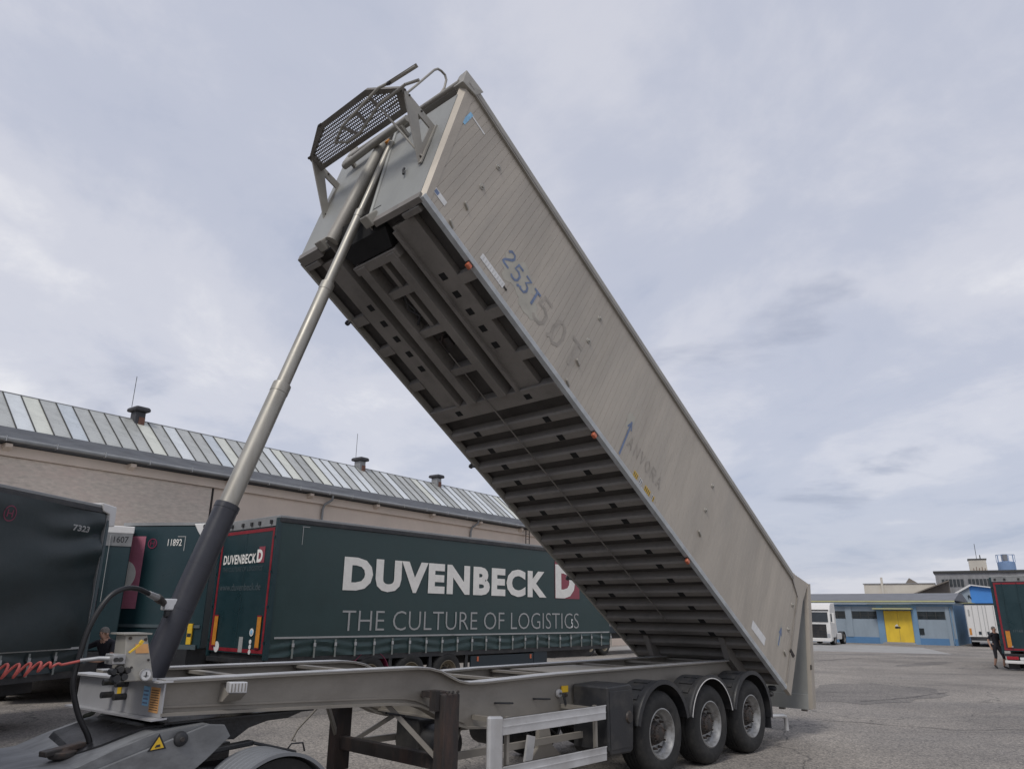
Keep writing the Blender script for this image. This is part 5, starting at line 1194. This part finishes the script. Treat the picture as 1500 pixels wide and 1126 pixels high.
for x, rod in ((5.6, 1), (17.65, 1), (23.73, 0)):
    s_ = MB(); s_.box(x-.20, x+.20, 2.75, 3.2, 9.05, 9.72); vn = s_.build('roof_vent', M['vent'] if x < 10 else M['gutter'], hall, bevel=.02)
    s_ = MB(); s_.prism([(x-.33, 9.73), (x+.33, 9.73), (x+.33, 9.84), (x+.27, 9.92), (x-.27, 9.92), (x-.33, 9.84)], 'y', 2.6, 3.35); s_.build('vent_cap', M['vent'], vn, bevel=.06)
    s_ = MB(); s_.box(x-.06, x+.19, 2.732, 2.748, 9.10, 9.50); s_.build('rust_patch', M['vent_rust'], vn)
    if rod: s_ = MB(); s_.tube([(x-.3, 3.0, 9.9), (x-.3, 3.0, 11.2)], .012, 6); s_.build('lightning_rod', M['bar'], vn)

# ================================================================== pale blue building with the yellow door
bl = thing('building', 'low pale blue building with a yellow double door and grey roof', 'building', (35.61, 61.365, 0), radians(-36.6))
s_ = MB(); s_.box(-24, 0, 0, 9, 0, 3.16); s_.build('wall', M['blue_wall'], bl)
s_ = MB(); s_.box(-24, .03, -.04, -.002, 0, .50); s_.build('base_band', M['blue_dk'], bl)
s_ = MB(); s_.box(.002, .04, -.04, 9, 0, 3.1); s_.build('end_wall', M['blue_mid'], bl)  # darker blue sheet puts this end's shade into the colour
s_ = MB(); s_.box(-24, .05, -.06, -.002, 2.98, 3.16); s_.build('top_band', M['blue_mid'], bl)
s_ = MB(); s_.box(-24.1, .25, -.45, -.01, 3.18, 3.34); s_.build('eaves_board', M['blue_wall'], bl)
s_ = MB(); s_.box(-24.1, .27, -.50, -.455, 3.32, 3.43); s_.build('yellow_fascia', M['fascia_y'], bl)
s_ = MB(); s_.prism([(-.5, 3.44), (3.6, 4.12), (5.4, 4.12), (9.5, 3.44)], 'x', -24.1, .25); s_.build('roof', M['roof_grey'], bl)
for x0, x1 in ((-8.15, -7.65), (-5.65, -5.15), (-3.02, -2.62), (-.55, -.28)):
    s_ = MB(); s_.box(x0, x1, -.08, -.003, .5 if x0 < -8 else 0, 2.98); s_.build('pilaster', M['blue_mid'] if -6 < x0 < -2 else M['blue_wall'], bl)
for x0, x1 in ((-14.5, -12.5), (-11.8, -9.8), (-9.45, -8.18), (-7.6, -5.68), (-2.57, -.62)):
    s_ = MB(); s_.box(x0, x1, -.03, -.004, 1.98, 2.58); wd = s_.build('window', M['glass'], bl)
    n_ = max(2, int((x1-x0)/.5))
    for k in range(n_+1):
        xx = x0+(x1-x0)*k/n_; s_ = MB(); s_.box(xx-.02, xx+.02, -.045, -.031, 1.98, 2.58); s_.build('mullion', M['bar'], wd)
    s_ = MB(); s_.box(x0, x1, -.045, -.031, 2.25, 2.28); s_.build('transom', M['bar'], wd)
for x0, x1 in ((-5.12, -4.09), (-4.075, -3.05)):
    s_ = MB(); s_.box(x0, x1, -.06, -.003, .15, 2.62); dd = s_.build('door', M['yellow_door'], bl, bevel=.01)
    if x0 < -4.5: s_ = MB(); s_.box(x1-.28, x1-.06, -.075, -.06, 1.22, 1.38); s_.build('door_sign', M['black'], dd)
    else: s_ = MB(); s_.box(x0-.15, x0+.10, -.075, -.061, 1.24, 1.36); s_.build('door_lock', M['black'], dd)
s_ = MB(); s_.prism([(-4.4, 1.40), (-4.1, 1.40), (-4.2, 1.58)], 'y', -.07, -.062); s_.build('sign_triangle', M['sticker_white'], bl)
s_ = MB(); s_.box(-5.8, -2.85, -.9, -.0, 2.74, 2.83); s_.build('canopy', M['fascia_y'], bl)
s_ = MB(); s_.box(-2.62, -2.26, -.05, -.004, .78, 1.27); s_.build('wall_vent', M['glass'], bl)
s_ = MB(); s_.prism([(-5.3, 0.01), (-2.9, .01), (-3.1, .15), (-5.15, .15)], 'y', -1.2, -.01); s_.build('door_ramp', M['concrete'], bl)
s_ = MB(); s_.tube([(-.2, -.10, .1), (-.2, -.10, 2.9)], .04, 8); s_.build('downpipe', M['blue_mid'], bl, True)

# ---- gabled blue building behind
gb = thing('building', 'bright blue gabled building rising behind the pale blue one', 'building', (43.2, 75, 0), radians(-31)); gb.scale = (.86, 1, 1)
s_ = MB(); s_.prism([(0, 0), (8.6, 0), (8.6, 3.8), (4.3, 5.0), (2.4, 5.15), (0, 3.9)], 'y', 0, 10); s_.build('wall', M['bluewash'], gb)
s_ = MB(); s_.prism([(.02, 3.0), (2.3, 3.55), (2.3, 5.05), (.05, 3.92)], 'y', -.04, -.002); s_.build('pale_gable_half', M['blue_wall'], gb)
s_ = MB(); s_.beam((-.3, -.15, 3.86), (2.45, -.15, 5.20), .35, .16); s_.beam((2.45, -.15, 5.20), (8.8, -.15, 4.4), .35, .10); s_.build('verge', M['white'], gb)
s_ = MB(); s_.beam((0, -.12, 3.72), (2.6, -.12, 3.45), .25, .14); s_.build('lower_verge', M['fascia_y'], gb)
s_ = MB(); s_.prism([(2.15, 4.3), (2.35, 4.0), (2.3, 3.85), (2.15, 4.05), (2.05, 3.8), (2.0, 4.2)], 'y', -.06, -.041); s_.build('dark_mark', M['navy'], gb)

# ---- works buildings on the skyline
wk = thing('works_building', 'grey clad works hall with a band of windows on the skyline', 'building', (53.6, 95, 0), radians(-31)); wk.scale = (.86, 1, 1)
s_ = MB(); s_.box(0, 22, 0, 14, 0, 7.5); s_.build('wall', M['greyfar'], wk)
s_ = MB(); s_.box(-.2, 22, -.2, 14, 7.5, 7.75); s_.build('roof_edge', M['bar'], wk)
for i in range(14):
    if i == 6: continue
    x = .75 + i*.47; s_ = MB(); s_.box(x, x+.36, -.06, -.003, 5.85, 6.75); s_.build('window', M['glass'], wk)
for i in range(26):
    x = .3 + i*.8; s_ = MB(); s_.box(x, x+.05, -.05, -.003, 0, 7.4); s_.build('cladding_rib', M['greyfar'], wk)
s_ = MB(); s_.box(4.5, 6.7, 2, 5, 7.75, 9.2); hb_ = s_.build('roof_hut', M['beige'], wk)
s_ = MB(); s_.box(4.4, 6.8, 1.9, 5.1, 9.2, 9.3); s_.build('hut_roof', M['bar'], hb_)
s_ = MB(); s_.tube([(5.6, 3, 9.3), (5.6, 3, 11.2)], .04, 6); s_.tube([(6.05, 3, 9.3), (6.05, 3, 9.8)], .08, 6); s_.build('antenna', M['bar'], hb_)
for k in range(5):
    s_ = MB(); s_.tube([(5.0+k*.35, 1.2, 7.75), (5.0+k*.35, 1.2, 8.1+.15*(k % 2))], .05, 6); s_.build('roof_pipe', M['vent_rust'], wk)
si = thing('silo', 'pale blue silo standing behind the works hall', 'silo', (64.2, 97, 0), 0.0)
s_ = MB(); s_.lathe([(0, 0), (1.0, 0), (1.0, 9.1), (0, 9.3)], (0, 0, 0), 'z', 28); s_.build('shell', M['silo'], si, True)
s_ = MB(); s_.lathe([(1.0, 10.0), (1.04, 10.0), (1.04, 10.04), (1.0, 10.04)], (0, 0, 0), 'z', 24, close=True)
for k in range(10): s_.tube([(1.02*cos(k*.628), 1.02*sin(k*.628), 9.1), (1.02*cos(k*.628), 1.02*sin(k*.628), 10.02)], .03, 6)
s_.build('railing', M['silo'], si)
s_ = MB(); s_.box(-.35, .1, -.3, .3, 9.25, 10.1); s_.build('filter_box', M['greyfar'], si)
bg_ = thing('long_shed', 'beige flat-roofed shed on the far skyline', 'building', (44.9, 96, 0), radians(-29)); bg_.scale = (.86, 1, 1)
s_ = MB(); s_.box(0, 9.2, 0, 12, 0, 6.1); s_.build('wall', M['beige'], bg_)
s_ = MB(); s_.box(-.1, 9.3, -.1, 12, 6.1, 6.2); s_.build('roof_edge', M['greyfar'], bg_)
s_ = MB(); s_.box(2.3, 2.6, -.3, 0, 3, 6.9); s_.build('flue', M['beige'], bg_)
s_ = MB(); s_.prism([(5.4, 6.2), (6.0, 6.9), (7.2, 6.2)], 'y', 2, 6); s_.build('roof_lantern', M['brown_roof'], bg_)
br_ = thing('lean_to', 'brown sloping roof between the shed and the works hall', 'building', (48.6, 92, 0), radians(-29)); br_.scale = (.86, 1, 1)
s_ = MB(); s_.prism([(0, 4.6), (4.7, 6.2), (4.9, 6.2), (4.9, 0), (0, 0)], 'y', 0, 3); s_.build('wall', M['brown_roof'], br_)
s_ = MB(); s_.beam((-.3, -.1, 4.6), (4.9, -.1, 6.32), 3.4, .12); s_.build('roof', M['brown_roof'], br_)

# ================================================================== two men
def person(name, label, loc, rz, joints, edges, region, hair_fn=None, group=None):
    """joints: name -> (x, y, z, r); body grown with a Skin modifier, then coloured by the nearest bone"""
    me = bpy.data.meshes.new('body'); names = list(joints)
    me.from_pydata([joints[n][:3] for n in names], [(names.index(a), names.index(b)) for a, b in edges], [])
    o = bpy.data.objects.new('body', me); col.objects.link(o)
    sk_ = o.modifiers.new('Skin', 'SKIN'); sk_.use_smooth_shade = True
    for i, n in enumerate(names):
        r = joints[n][3]; r = r if isinstance(r, tuple) else (r, r); me.skin_vertices[0].data[i].radius = r
    me.skin_vertices[0].data[names.index('pelvis')].use_root = True
    ss = o.modifiers.new('Sub', 'SUBSURF'); ss.levels = 2; ss.render_levels = 2
    bpy.context.view_layer.update()
    m2 = bpy.data.meshes.new_from_object(o.evaluated_get(bpy.context.evaluated_depsgraph_get()))
    bpy.data.objects.remove(o)
    mats = ['skin', 'cloth', 'shorts', 'shoe', 'boot']
    m2.materials.clear()
    for k in mats: m2.materials.append(M[k])
    segs = [(Vector(joints[a][:3]), Vector(joints[b][:3]), (a, b)) for a, b in edges]
    for p in m2.polygons:
        c = p.center; best = None
        for a, b, k in segs:
            d = b-a; t = max(0, min(1, (c-a).dot(d)/max(1e-9, d.length_squared))); ds = (c-(a+d*t)).length
            if best is None or ds < best[0]: best = (ds, k, t)
        p.material_index = mats.index(region(best[1], best[2], c)); p.use_smooth = True
    root = thing(name, label, 'person', loc, rz, group)
    b = bpy.data.objects.new('body', m2); col.objects.link(b); b.parent = root
    return root
def human(p):  # p overrides; facing -y, z up, height about 1.75
    j = dict(pelvis=(0, 0, .95, (.15, .11)), waist=(0, 0, 1.08, (.14, .10)), chest=(0, 0, 1.28, (.165, .115)), sho=(0, 0.01, 1.42, (.13, .085)), neck=(0, .0, 1.50, .055), head=(0, -.015, 1.60, (.076, .088)), crown=(0, -.005, 1.69, (.066, .078)),
             nose=(0, -.105, 1.605, .016),
             shl=(.19, .01, 1.41, .062), ell=(.25, .02, 1.13, .046), wrl=(.27, -.05, .89, .032), hal=(.27, -.07, .80, (.022, .038)), fil=(.265, -.09, .72, (.014, .030)),
             shr=(-.19, .01, 1.41, .062), elr=(-.25, .02, 1.13, .046), wrr=(-.27, -.05, .89, .032), har=(-.27, -.07, .80, (.022, .038)), fir=(-.265, -.09, .72, (.014, .030)),
             hil=(.09, 0, .88, .095), knl=(.10, -.02, .50, .062), anl=(.10, .03, .10, .043), tol=(.11, -.15, .045, (.045, .032)),
             hir=(-.09, 0, .88, .095), knr=(-.10, -.02, .50, .062), anr=(-.10, .03, .10, .043), tor=(-.11, -.15, .045, (.045, .032)))
    j.update(p); return j
HE = [('pelvis', 'waist'), ('waist', 'chest'), ('chest', 'sho'), ('sho', 'neck'), ('neck', 'head'), ('head', 'crown'), ('head', 'nose')] + \
     [e for s in 'lr' for e in (('sho', 'sh'+s), ('sh'+s, 'el'+s), ('el'+s, 'wr'+s), ('wr'+s, 'ha'+s), ('ha'+s, 'fi'+s), ('pelvis', 'hi'+s), ('hi'+s, 'kn'+s), ('kn'+s, 'an'+s), ('an'+s, 'to'+s))]
def reg_right(k, t, c):
    a, b = k
    if b[:2] == 'to' or (b[:2] == 'an' and t > .90): return 'shoe'
    if b[:2] == 'an': return 'skin' if t > .12 else 'shorts'
    if b[:2] in ('kn', 'hi'): return 'shorts'
    if b[:2] == 'el': return 'cloth' if t < .75 else 'skin'
    if b[:2] in ('wr', 'ha', 'fi') or b in ('head', 'crown', 'nose') or (b == 'neck' and t > .6): return 'skin'
    return 'cloth'
def reg_left(k, t, c):
    r = reg_right(k, t, c)
    if r == 'shoe': return 'boot'
    if k[1][:2] in ('an', 'kn', 'hi'): return 'shorts'
    return r
jr = human(dict(hil=(.09, -.02, .88, .10), knl=(.14, -.16, .49, .062), anl=(.17, -.05, .10, .043), tol=(.22, -.24, .05, (.045, .032)),
                hir=(-.09, .02, .88, .10), knr=(-.08, .03, .50, .062), anr=(-.06, .20, .13, .043), tor=(-.06, .06, .045, (.045, .032)),
                ell=(.27, .08, 1.14, .046), wrl=(.26, .02, .92, .032), hal=(.25, 0, .84, (.022, .038)), fil=(.245, -.03, .77, (.014, .030)),
                elr=(-.27, .10, 1.14, .046), wrr=(-.28, .0, .92, .032), har=(-.28, -.03, .84, (.022, .038)), fir=(-.27, -.06, .77, (.014, .030))))
def hair_cap(root, c, r, m, bald=False):
    s_ = MB(); n = 14; vs = []; fs = []
    for i in range(7):
        t = pi/2*i/6
        for k in range(n):
            a = 2*pi*k/n; drop = .03*(1+sin(a)) if i == 0 else 0
            vs.append((c[0]+r[0]*cos(t)*cos(a), c[1]+r[1]*cos(t)*sin(a), c[2]+r[2]*sin(t) - drop))
    for i in range(6):
        for k in range(n): fs.append((i*n+k, i*n+(k+1) % n, (i+1)*n+(k+1) % n, (i+1)*n+k))
    s_.add(vs, fs); return s_.build('hair', m, root, True)
def face_bits(root, c, fwd=-1, tilt=0):
    for x in (-.032, .032):
        s_ = MB(); s_.lathe([(0, -.008), (.008, -.006), (.011, 0)], (c[0]+x, c[1]-.078, c[2]+.02), 'y', 8); s_.build('eye', M['hole'], root)
        s_ = MB(); s_.lathe([(0, -.012), (.02, -.01), (.028, 0), (.02, .01), (0, .012)], (c[0]+x*2.6, c[1]+.005, c[2]+.005), 'x', 10); s_.build('ear', M['skin'], root, True)
    s_ = MB(); s_.box(c[0]-.022, c[0]+.022, c[1]-.086, c[1]-.074, c[2]-.045, c[2]-.037); s_.build('mouth', M['magenta'], root)
pr_ = person('person', 'man in black t-shirt and dark shorts walking beside the green trailer at right', (20.95, 33.3, 0), radians(8), jr, HE, reg_right)
face_bits(pr_, (0, -.015, 1.60))
hair_cap(pr_, (0, .012, 1.655), (.080, .088, .085), M['hair'])
jl = human(dict(chest=(.01, -.06, 1.27, (.175, .12)), sho=(.01, -.11, 1.40, (.14, .09)), neck=(.0, -.15, 1.47, .058), head=(0, -.20, 1.56, (.080, .092)), crown=(0, -.195, 1.65, (.070, .082)), nose=(0, -.295, 1.55, .017),
                waist=(0, -.02, 1.07, (.15, .11)), shl=(.20, -.10, 1.39, .066), shr=(-.20, -.10, 1.39, .066),
                ell=(.27, -.22, 1.15, .048), wrl=(.16, -.40, 1.07, .034), hal=(.09, -.46, 1.07, (.024, .040)), fil=(.02, -.50, 1.07, (.014, .030)),
                elr=(-.42, -.18, 1.28, .048), wrr=(-.58, -.30, 1.31, .034), har=(-.65, -.34, 1.33, (.024, .040)), fir=(-.72, -.36, 1.35, (.014, .030)),
                hil=(.10, 0, .88, .10), knl=(.14, -.05, .49, .066), anl=(.15, .04, .10, .048), tol=(.17, -.16, .05, (.05, .035)), hir=(-.10, 0, .88, .10), knr=(-.11, -.02, .49, .066), anr=(-.11, .0, .10, .048), tor=(-.18, -.19, .05, (.05, .035))))
pl2 = person('person', 'grey-haired man in black t-shirt reaching to the corner of trailer 7323', (-7.97, 15.5, 0), radians(-14), jl, HE, reg_left)
face_bits(pl2, (0, -.20, 1.555))
hair_cap(pl2, (0, -.185, 1.60), (.086, .098, .098), M['hair'])

# ================================================================== flatten anything nested too deep
bpy.context.view_layer.update()
def depth(o):
    d = 1
    while o.parent: o = o.parent; d += 1
    return d
for _ in range(3):
    for o in list(col.objects):
        if depth(o) > 3:
            p = o.parent; g_ = p.parent; mtx = p.matrix_local @ o.matrix_local
            o.parent = g_; o.matrix_parent_inverse = Matrix.Identity(4); o.matrix_local = mtx
    bpy.context.view_layer.update()
